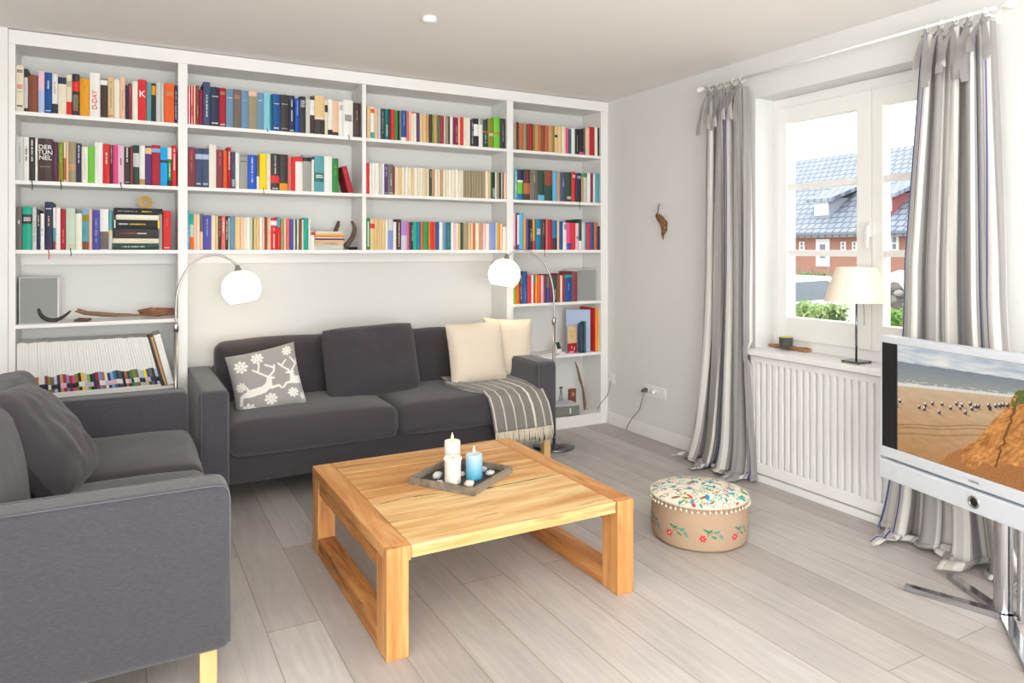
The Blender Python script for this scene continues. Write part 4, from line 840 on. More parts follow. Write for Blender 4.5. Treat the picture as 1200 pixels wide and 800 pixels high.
# tray
tr = empty('tray', (-2.055, -1.738, TH), R(34), label='square weathered wooden tray holding candles and pebbles on the table', cat='tray')
A = .155; B_ = .148
MB().box(-A, A, -B_, B_, .001, .008, bev=.001).build('tray_base', M['slate'], tr)
for x0, x1, y0, y1 in ((-A, A, -B_ - .012, -B_), (-A, A, B_, B_ + .012), (-A - .012, -A, -B_ - .012, B_ + .012), (A, A + .012, -B_ - .012, B_ + .012)): MB().box(x0, x1, y0, y1, .0008, .032, bev=.002).build('tray_side', M['tray'], tr)
TB = TH + .0083
M['bluewax'] = None
m = mat('blue_wax', rgb(96, 178, 214), .4); nt = m.node_tree; tc = nt.nodes.new('ShaderNodeTexCoord'); sp = nt.nodes.new('ShaderNodeSeparateXYZ'); rp = nt.nodes.new('ShaderNodeValToRGB'); mr_ = nt.nodes.new('ShaderNodeMapRange'); mr_.inputs[2].default_value = .10
nt.links.new(tc.outputs['Object'], sp.inputs[0]); nt.links.new(sp.outputs[2], mr_.inputs[0]); nt.links.new(mr_.outputs[0], rp.inputs[0]); nt.links.new(rp.outputs[0], nt.nodes['Principled BSDF'].inputs['Base Color'])
rp.color_ramp.elements[0].color = (*rgb(70, 178, 206), 1); rp.color_ramp.elements[1].color = (*rgb(176, 204, 226), 1)
M['bluewax'] = m
def candle(p, r, h, m, label, drip=False):
    e = empty('candle', (p[0], p[1], TB), label=label, cat='candle')
    if drip: prof = [(r * .97, 0), (r, .004), (r, h - .02), (r * 1.08, h - .014), (r * 1.14, h - .006), (r * 1.02, h), (r * .8, h - .004), (.004, h - .008)]
    else: prof = [(r * .97, 0), (r, .003), (r, h - .006), (r * .95, h - .001), (r * .85, h), (r * .6, h - .003), (.004, h - .004)]
    MB().lathe(prof, 28).build('wax_body', m, e, smooth=True); MB().tube([(0, 0, h - .008), (.001, 0, h + .006)], .0012, 6).build('wick', M['wick'], e)
    MB().lathe([(.0006, 0), (.0035, .005), (.0045, .010), (.0034, .017), (.0016, .024), (.0003, .03)], 12, c=(0, 0, h + .003)).build('flame', M['flame'], e, smooth=True)
candle(atz(530.5, 565, TB), .0345, .108, M['wax'], 'short white pillar candle with melted rim, nearest on the tray', True)
candle((-2.062, -1.655), .035, .138, M['wax'], 'tall white pillar candle at the back of the tray')
candle(atz(555.6, 560, TB), .0355, .105, M['bluewax'], 'blue pillar candle fading paler at its top')
def peb(px, py_, r, sc, m, label, seed, cat='stone', rz=0):
    q = atz(px, py_, TB); o = MB().ball((0, 0, 0), r, sc, 16, lump=.25, seed=seed).build('pebble', m, smooth=True, loc=(q.x, q.y, TB + r * sc[2] * .97)); o.rotation_euler = (0, 0, rz); tag(o, label, cat, 'pebbles in the tray')
peb(512.5, 561, .026, (1.0, .7, .62), M['stone'], 'large grey and white pebble left of the short white candle', 1, rz=.6)
peb(515, 566.5, .015, (1.1, .8, .5), M['stone'], 'small white pebble in front of the large grey one', 2)
peb(541.5, 558, .013, (1, .8, .8), M['pinkstone'], 'small beige pebble between white and blue candles', 3)
peb(550, 571.5, .021, (1, .9, .82), M['pinkstone'], 'round pinkish white pebble in front of the blue candle', 4)
peb(574.5, 557, .02, (1.1, .8, .6), M['stone'], 'white pebble in the right corner of the tray', 5)
peb(567, 553, .016, (1.1, .6, .8), M['bluestone'], 'pale bluish pebble behind the blue candle', 6)

# ------------------------------------------------------------------ pouf
PC = Vector((-.932, -1.985, 0)); PR = .222; PH = .20
pf = empty('pouf', PC, label='round beige floor pouf with embroidered top and pompom trim', cat='pouf', rz=R(20))
def bez(p, cx, cy, s, rot=0):
    x, y = (p[0] - cx) / s, (p[1] - cy) / s; c, s_ = cos(rot), sin(rot); return x * c + y * s_, -x * s_ + y * c
nA, nZ = 420, 54; vs = []; cols = []
sec = 2 * pi / 9
for i in range(nZ + 1):
    f = i / nZ; z = f * PH; r = PR * (.955 + .05 * sin(pi * min(1, f * 1.1)) ** .6) - (.006 if f > .97 else 0) - .012 * max(0, .06 - f) / .06
    for j in range(nA):
        a = 2 * pi * j / nA; rr = r * (1 + .006 * noise.noise(Vector((cos(a) * 3, sin(a) * 3, z * 10)))); vs.append(Vector((rr * cos(a), rr * sin(a), z)))
        k = a / sec; u = (k % 1 - .5) * sec * PR; w = z - .075; c = rgb(178, 152, 126)
        # flower, wavy stem and leaves
        d = math.hypot(u + .035, w + .006); aa = math.atan2(w + .006, u + .035)
        if d < .0175 * (.8 + .25 * cos(6 * aa)): c = rgb(206, 32, 52) if d > .003 else rgb(240, 220, 200)
        else:
            ys_ = .012 * sin(u * 62 + .5) + .012
            if -.022 < u < .055 and abs(w - ys_) < .0016: c = rgb(40, 118, 84)
            for lx, ly, lr in ((-.005, .026, .6), (.014, .002, -.5), (.03, .024, .5), (.046, .0, -.7), (-.02, .03, -.4)):
                x_, y_ = bez((u, w), lx, ly, 1, lr)
                if (x_ / .014) ** 2 + (y_ / .0046) ** 2 < 1: c = rgb(34, 128, 88) if lx < .02 else rgb(60, 152, 140)
        cols.append(c)
fs = [(i * nA + j, i * nA + (j + 1) % nA, (i + 1) * nA + (j + 1) % nA, (i + 1) * nA + j) for i in range(nZ) for j in range(nA)] + [tuple(range(nA - 1, -1, -1))]
b = MB(); b.add(vs, fs); b.build('side_cover', M['embroid'], pf, smooth=True, cols=cols)
random.seed(5); sp = []
for k in range(210):
    a = random.uniform(0, 2 * pi); r = PR * math.sqrt(random.uniform(.02, .93)); sp.append((r * cos(a), r * sin(a), random.uniform(0, pi), random.uniform(.012, .025), random.choice([(0, 168, 206), (20, 160, 140), (214, 44, 56), (208, 58, 80), (60, 170, 120), (20, 150, 190), (120, 150, 70), (160, 90, 60)]), random.choice((0, 1, 2))))
nR, nA2 = 90, 260; vs = []; cols = []
for i in range(nR + 1):
    r = PR * 1.012 * i / nR
    for j in range(nA2):
        a = 2 * pi * j / nA2; z = PH + .004 + .034 * (1 - (i / nR) ** 2.6) - .006 * math.exp(-(r / .02) ** 2) + (.0018 * sin(14 * a) * (i / nR) if i < nR else 0)
        x, y = r * cos(a), r * sin(a); vs.append(Vector((x, y, z))); c = rgb(236, 228, 208)
        for sx_, sy_, sr, ss, sc_, kd in sp:
            dx, dy = x - sx_, y - sy_
            if abs(dx) > .03 or abs(dy) > .03: continue
            u_, w_ = dx * cos(sr) + dy * sin(sr), -dx * sin(sr) + dy * cos(sr)
            if kd == 0 and (u_ / ss) ** 2 + (w_ / (ss * .34)) ** 2 < 1: c = rgb(*sc_)
            elif kd == 1 and abs(math.hypot(u_, w_) - ss * .7) < .0016: c = rgb(*sc_)
            elif kd == 2 and abs(w_ - .004 * sin(u_ * 300)) < .0016 and abs(u_) < ss * 1.2: c = rgb(*sc_)
        cols.append(c)
fs = [(i * nA2 + j, (i + 1) * nA2 + j, (i + 1) * nA2 + (j + 1) % nA2, i * nA2 + (j + 1) % nA2) for i in range(nR) for j in range(nA2)]
b = MB(); b.add(vs, [f[::-1] for f in fs]); b.build('top_cover', M['embroid'], pf, smooth=True, cols=cols)
MB().tube([(PR * 1.012 * cos(a), PR * 1.012 * sin(a), PH + .003) for a in [2 * pi * i / 60 for i in range(61)]], .004, 6).build('piping', M['fringe'], pf, smooth=True)
pom = None
for k in range(56):
    a = 2 * pi * k / 56
    if pom is None:
        b = MB().ball((0, 0, -.013), .0062, (1, 1, 1), 8, lump=.3); b.tube([(0, 0, .002), (0, 0, -.01)], .0014, 5); pom = b.build('pompom', M['fringe'], pf, smooth=True); o = pom
    else: o = pom.copy(); COL.objects.link(o); o.parent = pf
    o.location = ((PR * 1.03) * cos(a), (PR * 1.03) * sin(a), PH + .001 - random.uniform(0, .006))

# ------------------------------------------------------------------ arc lamps
def arc_lamp(base, shade_c, peak_z, joint_z, label, tilt, base_r=.145, lean=0):
    e = empty('arc_floor_lamp', base, label=label, cat='floor lamp')
    B0 = Vector(base); S = Vector(shade_c) - B0; hd = Vector((S.x, S.y, 0)); Ld = hd.length; d = hd.normalized(); gz = S.z
    MB().lathe([(base_r * .98, 0), (base_r, .003), (base_r, .012), (base_r * .96, .018), (.03, .022), (.016, .028)], 48).build('base', M['dchrome'], e, smooth=True)
    MB().tube([(0, 0, .02), (0, 0, joint_z)], .0105, 14).build('pole', M['chromelamp'], e, smooth=True)
    MB().lathe([(.011, -.02), (.015, -.015), (.015, .02), (.009, .035)], 16, c=(0, 0, joint_z)).build('joint', M['chromelamp'], e, smooth=True)
    top = gz + .11; pts = []
    zs = joint_z + .3 * (peak_z - joint_z)
    for i in range(5): pts.append(Vector((0, 0, joint_z + (zs - joint_z) * i / 4)))
    # elliptical arc over to the shade neck
    neck = d * (Ld - .0) ; k = 24; rx = Ld * .62; ht = peak_z - zs
    for i in range(1, k + 1):
        t = i / k; a = pi * (1 - t * .80); x = rx * (1 + cos(a)) ; z = zs + ht * sin(a)
        pts.append(d * x + Vector((0, 0, z)))
    end = pts[-1]; sc_ = Ld / end.dot(d) * 1.0
    pts = pts[:5] + [d * (p.dot(d) * sc_) + Vector((0, 0, p.z)) for p in pts[5:]]
    zend = pts[-1].z; zneck = gz + .100
    for i in range(5, len(pts)):
        t = (i - 4) / (len(pts) - 5); pts[i].z += (zneck - zend) * max(0, (t - .5) / .5) ** 2
    MB().tube(pts, [.0062] * len(pts), 10).build('arc_arm', M['chromelamp'], e, smooth=True)
    g = MB(); r = .108; prof = []
    for i in range(19):
        th = R(12) + (pi - R(12) - R(46)) * i / 18; prof.append((r * sin(th), r * cos(th)))
    inner = [(q[0] * .96, q[1] * .96) for q in reversed(prof)]; Mt = Matrix.Translation(S) @ Matrix.Rotation(tilt, 4, Vector((-d.y, d.x, 0)))
    g.lathe(prof + inner, 40, M4=Mt, close=False); g.build('glass_shade', M['opal'], e, smooth=True)
    MB().lathe([(.0, .14), (.012, .138), (.016, .118), (.026, .104), (.026, .1)], 16, M4=Mt).build('shade_cap', M['chromelamp'], e, smooth=True)
    bo = MB().ball((0, 0, -.005), .026, n=14, M4=Mt).build('bulb', mat('lamp_bulb', (1, 1, 1), .4, emit=(1, .85, .62), estr=14), e, smooth=True)
p1 = aty(206, 430, -.10); s1 = aty(283, 338, -.12)
arc_lamp((p1.x, -.10, 0), s1, aty(255, 299, -.1).z, aty(206, 385, -.1).z, 'arc floor lamp with glowing globe between the two sofas', R(-10), .12)
p2 = atz(650, 524, 0); d_ = ray(591, 321.5); s2 = CAM + d_ * 4.80
arc_lamp((p2.x, p2.y + .01, 0), s2, 1.352 - (294.5 - HZ) * 4.83 / FPX, 1.352 - (378 - HZ) * 4.83 / FPX, 'arc floor lamp with glowing globe beside the right sofa arm', R(-8))

# ------------------------------------------------------------------ radiator cover under the window
RX = -.066
rc = empty('radiator_cover', (RX, -2.133, 0), label='white slatted radiator cover below the window', cat='radiator cover')
y0, y1 = -1.50 + 2.133, -2.79 + 2.133
MB().box(0, .05, y1, y0, .69, .728, bev=.003).box(0, .05, y1, y0, .046, .108, bev=.003).box(.001, .049, y0 - .03, y0 - .0005, .1, .7, bev=.003).box(.001, .049, y1 + .0005, y1 + .03, .1, .7, bev=.003).build('cover_frame', M['white'], rc)
b = MB(); n = 29
for i in range(n):
    y = y1 + .03 + (y0 - y1 - .06) * (i + .5) / n; b.box(.002, .0195, y - .014, y + .014, .106, .692, bev=.005)
b.box(.019, .024, y1 + .01, y0 - .01, .1, .7); b.build('slatted_panel', M['white'], rc)
MB().box(-.008, .062, y1, y0, 0, .038, bev=.003).build('plinth', M['white'], rc)
MB().box(.012, .045, y1 + .01, y0 - .01, .036, .05).build('shadow_gap_strip', M['grey'], rc)

# ------------------------------------------------------------------ curtain rod and curtains
RODX, RODZ = -.10, 2.374
rod = empty('curtain_rod', (RODX, -2.02, RODZ), label='white curtain rod with round end knobs above the window', cat='curtain rod')
MB().tube([(0, .87, 0), (0, -.87, 0)], .0075, 12).build('rod', M['whiteplas'], rod, smooth=True)
for s_ in (1, -1):
    MB().lathe([(.008, 0), (.014, .01), (.012, .02), (.02, .035), (.022, .05), (.016, .066), (.004, .072)], 16, M4=Matrix.Translation((0, s_ * .86, 0)) @ Matrix.Rotation(R(-90 * s_), 4, 'X')).build('end_knob', M['whiteplas'], rod, smooth=True)
    MB().tube([(0, s_ * .80, 0), (.05, s_ * .80, -.01), (.099, s_ * .80, -.01)], .006, 8).box(.092, .1, s_ * .80 - .02, s_ * .80 + .02, -.045, .025, bev=.002).build('bracket', M['whiteplas'], rod)
def stripe(u):
    """u in metres of cloth"""
    p = u % .205
    G, Wt, Bl, Cr, D = rgb(172, 168, 166), rgb(238, 236, 230), rgb(78, 92, 176), rgb(214, 210, 204), rgb(150, 147, 150)
    if p < .05: return G
    if p < .078: return Wt
    if p < .084: return D
    if p < .098: return Cr
    if p < .1015: return Bl
    if p < .105: return Wt
    if p < .1085: return Bl
    if p < .135: return Cr
    if p < .17: return Wt
    if p < .176: return G
    return D if p > .199 else G
def curtain(label, yt0, yt1, ym0, ym1, yb0, yb1, folds, seed, pool, clothw=1.35):
    e = empty('curtain', (RODX, (yt0 + yt1) / 2, 0), label=label, cat='curtain'); off = Vector((-RODX, -(yt0 + yt1) / 2, 0))
    random.seed(seed); ztop = RODZ - .055; nU, nV = 280, 46; vs = []; cols = []
    ph = [random.uniform(-.35, .35) for _ in range(40)]
    rowsn = nV + 14
    for i in range(rowsn + 1):
        if i <= nV: f = i / nV; z = ztop * (1 - f) + .012 * f; fl = 0
        else: f = 1; fl = (i - nV) / 14; z = .012
        for j in range(nU + 1):
            u = j / nU
            if f < .45: t = f / .45; a, b_ = yt0 + (ym0 - yt0) * t, yt1 + (ym1 - yt1) * t
            else: t = (f - .45) / .55; t = t * t; a, b_ = ym0 + (yb0 - ym0) * t, ym1 + (yb1 - ym1) * t
            g = u * folds; kf = int(g); w = noise.noise(Vector((u * 5, f * 1.2, seed))) * .55
            amp = (.030 + .022 * f) * (1 + .5 * noise.noise(Vector((kf * 3.1, seed, 0))))
            x = amp * sin(2 * pi * (g + w * .5)) + .012 * sin(2 * pi * g * 2.3 + seed) * f
            y = a + (b_ - a) * u + .016 * sin(4 * pi * (g + w * .5)) * (.5 + .5 * f)
            zz = z + (.012 * sin(2 * pi * g * .5 + seed) if i == 0 else 0)
            X = RODX + x
            if f > .9 and fl == 0: X -= .03 * ((f - .9) / .1) ** 2
            if fl > 0:
                ext = pool * (.55 + .45 * sin(2 * pi * g * .55 + seed)) * (1 + .3 * noise.noise(Vector((u * 9, 0, seed))))
                X = RODX + x * (1 - .3 * fl) - .03 - ext * fl; zz = .012 + .03 * abs(sin(pi * fl * 1.5 + g * 2)) * (1 - .6 * fl); y += .03 * fl * sin(g * 2.2 + seed)
            X = min(X, -.022)
            if z < .77 and ym0 != 0 and -2.87 < y < -1.40: X = min(X, -.110 - (.0 if z > .7 else 0) + 0.0 * x) if z > .7 else min(X, -.082)
            vs.append(Vector((X, y, max(.006, zz))) + off); cols.append(stripe(u * clothw + seed * .06))
    fs = [(i * (nU + 1) + j, (i + 1) * (nU + 1) + j, (i + 1) * (nU + 1) + j + 1, i * (nU + 1) + j + 1) for i in range(rowsn) for j in range(nU)]
    b = MB(); b.add(vs, fs); o = b.build('curtain_cloth', M['curtain'], e, smooth=True, cols=cols)
    nt_ = 5
    for k in range(nt_):
        y = yt0 + (yt1 - yt0) * (k + .5) / nt_
        MB().tube([(.017 * cos(a), 0, .017 * sin(a)) for a in [2 * pi * q / 20 for q in range(21)]], .0028, 6, cap=False).build('ring', M['whiteplas'], e, smooth=True, loc=Vector((RODX, y, RODZ - .0065)) + off)
        # knotted tie: loop through the ring, knot, two hanging tails
        kb = MB(); cc = []
        kb.ball((0, 0, 0), .014, (.9, 1.3, 1), 10, lump=.4, seed=k); kb.tube([(0, 0, .03), (.004, .006, .012), (0, 0, 0)], .006, 6)
        for s_ in (-1, 1):
            L = random.uniform(.13, .26); w = .013; n = 9; base = len(kb.v); vv = []
            dy = random.uniform(.015, .05) * s_; dx = -random.uniform(.012, .04)
            for q in range(n + 1):
                t = q / n; yy = dy * math.sqrt(t); xx = dx * sin(t * pi * .8) - .028 * t - .006; zz = -L * t; ww = w * (.35 + .9 * min(1, t * 2)); vv += [(xx, yy - ww, zz), (xx - .004 * sin(q), yy + ww, zz)]
            kb.add(vv, [(2 * q, 2 * q + 1, 2 * q + 3, 2 * q + 2) for q in range(n)])
        for q, v in enumerate(kb.v): cc.append(stripe(.2 + v.y * .6 + (.012 if q % 2 else 0)))
        kb.build('tie', M['curtain'], e, smooth=True, loc=Vector((RODX - .018, y, RODZ - .045)) + off, cols=cc)
    return e
curtain('striped grey and white curtain hanging left of the window behind the pouf', -1.18, -1.50, -1.17, -1.53, -1.0, -1.58, 4.6, 2, .13)
curtain('striped grey and white curtain hanging right of the window behind the television', -2.55, -2.86, -2.47, -2.90, -2.36, -3.12, 5.2, 5, .17, 1.6)

# ------------------------------------------------------------------ television on chrome stand
TA = R(12); tdir = Vector((sin(TA), cos(TA), 0)); 
tv = empty('television', (-.54, -3.09, 0), label='silver-framed flat television showing a beach, on a chrome pole stand', cat='television', rz=-TA)
# local frame: +y along the screen's far edge, screen faces -x
hw = .508
def tbx(x0, x1, y0, y1, z0, z1, nm, m, bev=.004, par=None): return MB().box(x0, x1, y0, y1, z0, z1, bev=bev).build(nm, m, par or tv)
b = MB().box(-.028, .03, -hw, hw, .955, .985, bev=.006).box(-.028, .03, -hw, hw, .467, .512, bev=.006).box(-.022, .03, -hw, -hw + .012, .5, .96).box(-.022, .03, hw - .010, hw, .5, .96)
b.build('screen_frame', M['silver'], tv)
b = MB().box(-.02, .045, -hw + .012, hw - .01, .5, .965, bev=.004).box(.04, .09, -.35, .35, .52, .9, bev=.02); b.build('housing', M['black'], tv)
tbx(-.024, -.0195, hw - .088, hw - .010, .511, .956, 'side_bezel', M['black'], .0005); tbx(-.024, -.0195, -hw + .012, -hw + .088, .511, .956, 'side_bezel', M['black'], .0005)
bar = tbx(-.034, .02, -hw - .002, hw + .002, .375, .458, 'sound_bar', M['silver'], .008)
ring = MB().lathe([(.023, 0), (.024, .003), (.021, .005), (.017, .005), (.016, .001)], 28, M4=Matrix.Translation((-.0335, .055, .417)) @ Matrix.Rotation(R(-90), 4, 'Y')).build('control_ring', M['chrome'], bar, smooth=True)
MB().lathe([(.016, 0), (.0155, .0025), (.001, .003)], 24, M4=Matrix.Translation((-.0335, .055, .417)) @ Matrix.Rotation(R(-90), 4, 'Y')).build('control_button', M['black'], bar, smooth=True)
v, f = text_geo('LOEWE.', .0125); MB().add(v, f, 0, Matrix.Translation((-.0288, .06, .489)) @ Matrix.Rotation(R(-90), 4, 'Z') @ Matrix.Rotation(R(90), 4, 'X')).build('logo', M['black'], tv)
def screen_col(u, v):
    """u 0 far edge .. 1 near edge, v 0 bottom .. 1 top"""
    n = lambda a, b, s=0: noise.noise(Vector((a, b, s)))
    sky_h, sea_h = .842 + .055 * u, .61 + .19 * u
    if v > sky_h:
        c = n(u * 6, v * 22) * .5 + n(u * 14, v * 40) * .3; k = max(0, min(1, .62 + c)); a = (150, 168, 190); b = (238, 236, 228)
        col = [a[i] + (b[i] - a[i]) * k for i in range(3)]
    elif v > sea_h:
        t = (sky_h - v) / (sky_h - sea_h); col = [128 + 34 * t, 138 + 26 * t, 146 + 10 * t]; w = n(u * 22, v * 120) * 10; col = [q + w for q in col]
        if t > .86 + .04 * n(u * 16, 1): col = [226, 222, 214]
        elif t > .74 and n(u * 30, v * 80) > .25: col = [200, 200, 196]
    else:
        t = (sea_h - v) / sea_h; col = [206 - 26 * t, 178 - 46 * t, 146 - 62 * t]; w = n(u * 16, v * 26) * 9 + n(u * 60, v * 90) * 5; col = [q + w for q in col]
        for lv in (.234, .205, .15):
            if abs(v - lv - .43 * u - .006 * sin(u * 19)) < .005: col = [q - 34 for q in col]
        if v > sea_h - .04: col = [q * .97 + 6 for q in col]
    for hx, hy, s_ in HUTS:
        dx, dy = (u - hx) / .0075, (v - hy) / .038
        if abs(dx) < 1 and 0 < dy < 1: return rgb(226, 220, 210) if dx < .3 and dy > .55 else rgb(60, 58, 72) if s_ else rgb(70, 52, 44)
        if 0 < dx < 3.2 and -.25 < dy < .05: col = [q - 26 for q in col]
    # ochre cliff rising to the near side
    top = [(.24, 0), (.26, .034), (.291, .111), (.35, .182), (.43, .291), (.474, .408), (.506, .489), (.558, .595), (.588, .682), (.599, .731), (.613, .779), (.648, .804), (.75, .84), (1, .9)]
    ht = 0
    for i in range(len(top) - 1):
        if top[i][0] <= u <= top[i + 1][0]: ht = top[i][1] + (top[i + 1][1] - top[i][1]) * (u - top[i][0]) / (top[i + 1][0] - top[i][0])
    ht += n(u * 24, 3) * .015
    if u >= .24 and v < ht:
        w = n(u * 46 - v * 22, v * 8) * 42 + n(u * 110 - v * 60, v * 34) * 34 + n(u * 30, v * 30, 5) * 20; col = [200 + w, 134 + w * .85, 70 + w * .6]
        cr_ = abs(u - (.50 + v * .17) - .012 * n(1, v * 22))
        if cr_ < .005: col = [120, 72, 40]
        if v < .62 * (u - .24) ** .5 * .9 - .16 + .05 * n(u * 18, 7) or u < .36: w = n(u * 120, v * 120) * 34; col = [176 + w, 116 + w * .8, 66 + w * .5]
        if ht - v < .11 and u > .596 and n(u * 40, v * 40, 2) > -.15: w = n(u * 120, v * 120) * 20; col = [92 + w, 112 + w, 52 + w * .5]
    return rgb(*[max(0, min(255, q)) for q in col])
random.seed(2)
HUTS = [(0.016, 0.449, 0), (-0.002, 0.405, 1), (0.129, 0.437, 0), (0.168, 0.476, 0), (0.161, 0.436, 1), (0.206, 0.502, 0), (0.259, 0.516, 0), (0.242, 0.438, 1), (0.304, 0.502, 0), (0.332, 0.55, 0), (0.353, 0.522, 1), (0.362, 0.551, 0), (0.402, 0.575, 0), (0.411, 0.542, 1), (0.379, 0.493, 0), (0.43, 0.565, 0), (0.442, 0.57, 1), (0.491, 0.595, 0), (0.496, 0.576, 0), (0.525, 0.607, 1), (0.542, 0.618, 0), (0.558, 0.627, 0), (0.576, 0.633, 1)]
nU, nV = 330, 190; vs = []; cols = []; ya, yb = hw - .088, -hw + .088
for i in range(nV + 1):
    for j in range(nU + 1): vs.append(Vector((-.0205, ya + (yb - ya) * j / nU, .513 + .441 * i / nV))); cols.append(screen_col(j / nU, i / nV))
fs = [(i * (nU + 1) + j, i * (nU + 1) + j + 1, (i + 1) * (nU + 1) + j + 1, (i + 1) * (nU + 1) + j) for i in range(nV) for j in range(nU)]
b = MB(); b.add(vs, fs); b.build('screen', M['screen'], tv, cols=cols)
b = MB().tube([(.055, .012, .02), (.055, .012, .6)], .031, 24).tube([(.055, -.055, .02), (.055, -.055, .6)], .012, 14); autosmooth(b.build('pole', M['chrome'], tv))
c0 = Vector((-.54, -3.09, 0)); inv = Matrix.Rotation(TA, 4, 'Z')
for (tx_, ty_) in ((-.600, -2.79), (-.345, -2.82), (-.80, -3.33), (-.30, -3.36)):
    q = inv @ (Vector((tx_, ty_, 0)) - c0); st_ = Vector((.05, 0, 0)); d = (q - st_).normalized(); nrm = Vector((-d.y, d.x, 0)) * .022
    a, b_ = st_ - d * .02, q; z0, z1 = .002, .022
    vs = [a - nrm, b_ - nrm * .7, b_ + nrm * .7, a + nrm]; vv = [(p.x, p.y, z0) for p in vs] + [(p.x, p.y, z1) for p in vs]
    MB().add(vv, [(3, 2, 1, 0), (4, 5, 6, 7), (0, 1, 5, 4), (1, 2, 6, 5), (2, 3, 7, 6), (3, 0, 4, 7)]).build('foot', M['chrome'], tv)
b = MB(); pts = [atx(1178, 570, -.42), atx(1179, 600, -.4), atx(1183, 640, -.4), atx(1192, 668, -.38), atx(1203, 682, -.36), atx(1225, 690, -.3)]
c = pts[0].copy(); b.tube([p - c for p in pts], .011, 10); tag(b.build('cable_hose', M['wcord'], smooth=True, loc=c), 'white cable hose hanging behind the television pole', 'cable')

# ------------------------------------------------------------------ on the window sill
SZ = .7653
q = atx(1003.5, 416, .015)
e = empty('table_lamp', (.015, q.y, SZ), label='table lamp with cream tapered shade and square chrome foot on the sill', cat='lamp')
b = MB().box(-.052, .052, -.052, .052, .006, .013, bev=.002); 
for sx in (-1, 1):
    for sy in (-1, 1): b.box(sx * .045 - .005, sx * .045 + .005, sy * .045 - .005, sy * .045 + .005, 0, .008)
b.build('foot', M['dchrome'], e)
MB().tube([(0, 0, .012), (0, 0, .36)], .0055, 12).build('stem', M['dchrome'], e, smooth=True)
pr = [(.158, .318), (.097, .498), (.095, .498), (.156, .318)]
MB().lathe(pr + [pr[0]], 48, close=False).build('lamp_shade', M['shade'], e, smooth=False); e.children[-1].data.polygons.foreach_set('use_smooth', [True] * len(e.children[-1].data.polygons))
MB().lathe([(.016, .36), (.02, .38), (.02, .42), (.012, .44)], 14).build('bulb', mat('opal_bulb', (.9, .88, .84), .4), e, smooth=True)
MB().tube([(0, 0, .33), (.0, -.04, .325), (0, -.045, .25), (0, -.045, .2)], .0015, 5).build('pull_cord', M['cord'], e, smooth=True)
q = atz(926, 409, SZ)
e = empty('cork_board', (q.x, q.y, SZ), label='long rough brown wooden board lying on the window sill', cat='board', rz=R(-92))
bb = softbox(.27, .07, .016, .004, (0, 0, 0), 16)
for v in bb.v: v += noise.noise_vector(v * 30) * .003
bb.build('board', mat('bark_brown', rgb(168, 122, 82), .9, bump=.8, bscale=80, var=.3, vscale=40), e, loc=(0, 0, .0105)); 
q2 = atz(921, 406.5, SZ + .0195)
e2 = empty('candle_pot', (q2.x, q2.y, SZ + .0195), label='small dark grey pot with yellow inside on the brown board', cat='pot')
MB().lathe([(.030, 0), (.036, .004), (.039, .058), (.037, .058), (.034, .012)], 32, close=False).lathe([(.0305, 0), (.001, .0005)], 32, close=False).build('pot', mat('dark_grey_ceramic', rgb(72, 72, 72), .6), e2, smooth=True)
MB().lathe([(.0365, .0575), (.0335, .03), (.001, .029)], 32, close=False).build('yellow_lining', mat('yellow_glaze', rgb(240, 222, 30), .4), e2, smooth=True)

# ------------------------------------------------------------------ wall things
q = atx(774.5, 253, -.015); c = Vector((-.02, q.y, q.z))
def wp(x, y): p = atx(x, y, -.02); return p - c
e = empty('dried_pod', c, label='small dried brown seed pod hanging on the bare window-side wall', cat='wall ornament')
b = MB(); b.tube([wp(769, 251), wp(771, 253), wp(774.5, 257), wp(778, 262), wp(778.5, 269), wp(776.5, 275), wp(777.5, 281)], [.008, .018, .025, .026, .018, .009, .002], 12); 
for v in b.v: v += noise.noise_vector(v * 60) * .006; v.x = min(v.x, .017)
b.build('pod', mat('dried_pod_brown', rgb(130, 88, 58), .8, bump=.8, bscale=90, var=.45, vscale=60), e, smooth=True)
MB().tube([wp(770.5, 251), wp(771.5, 244), wp(772.8, 238.5)], [.004, .0035, .003], 7).build('stem', M['horn'], e, smooth=True)
def socket(x0, x1, y0, y1, label, n):
    a = atx(x0, y0, -.005); b_ = atx(x1, y1, -.005); ya, yb = a.y, b_.y; zc = (atx((x0 + x1) / 2, (y0 + y1) / 2, -.005)).z; hh = .04
    e = empty('wall_socket', (0, (ya + yb) / 2, zc), label=label, cat='socket'); w = abs(ya - yb) / 2
    MB().box(-.009, -.0003, -w, w, -hh, hh, bev=.003).build('face_plate', M['whiteplas'], e)
    for k in range(n):
        yy = w - (k + .5) * 2 * w / n; MB().lathe([(.019, 0), (.0215, .001), (.0215, .0035), (.018, .004), (.017, -.001)], 20, M4=Matrix.Translation((-.0088, yy, 0)) @ Matrix.Rotation(R(-90), 4, 'Y')).build('outlet', M['grey'] if False else M['whiteplas'], e, smooth=True)
    return e, w
e1, w1 = socket(755, 780, 459, 459, 'white triple socket strip with a dark plug on the window-side wall', 3)
MB().tube([(-.008, w1 - .028, 0), (-.04, w1 - .026, -.004)], [.017, .013], 12).tube([(-.04, w1 - .026, -.004), (-.05, w1 - .02, -.012)], .008, 8).build('plug', mat('olive_grey_plug', rgb(96, 98, 84), .6), e1, smooth=True)
MB().tube([(-.008, -.008, 0), (-.04, -.008, 0)], [.017, .015], 12).build('adapter', M['whiteplas'], e1, smooth=True)
s3, w3 = socket(714.5, 720.5, 443, 443, 'single white socket on the wall beside the bookcase edge', 1)
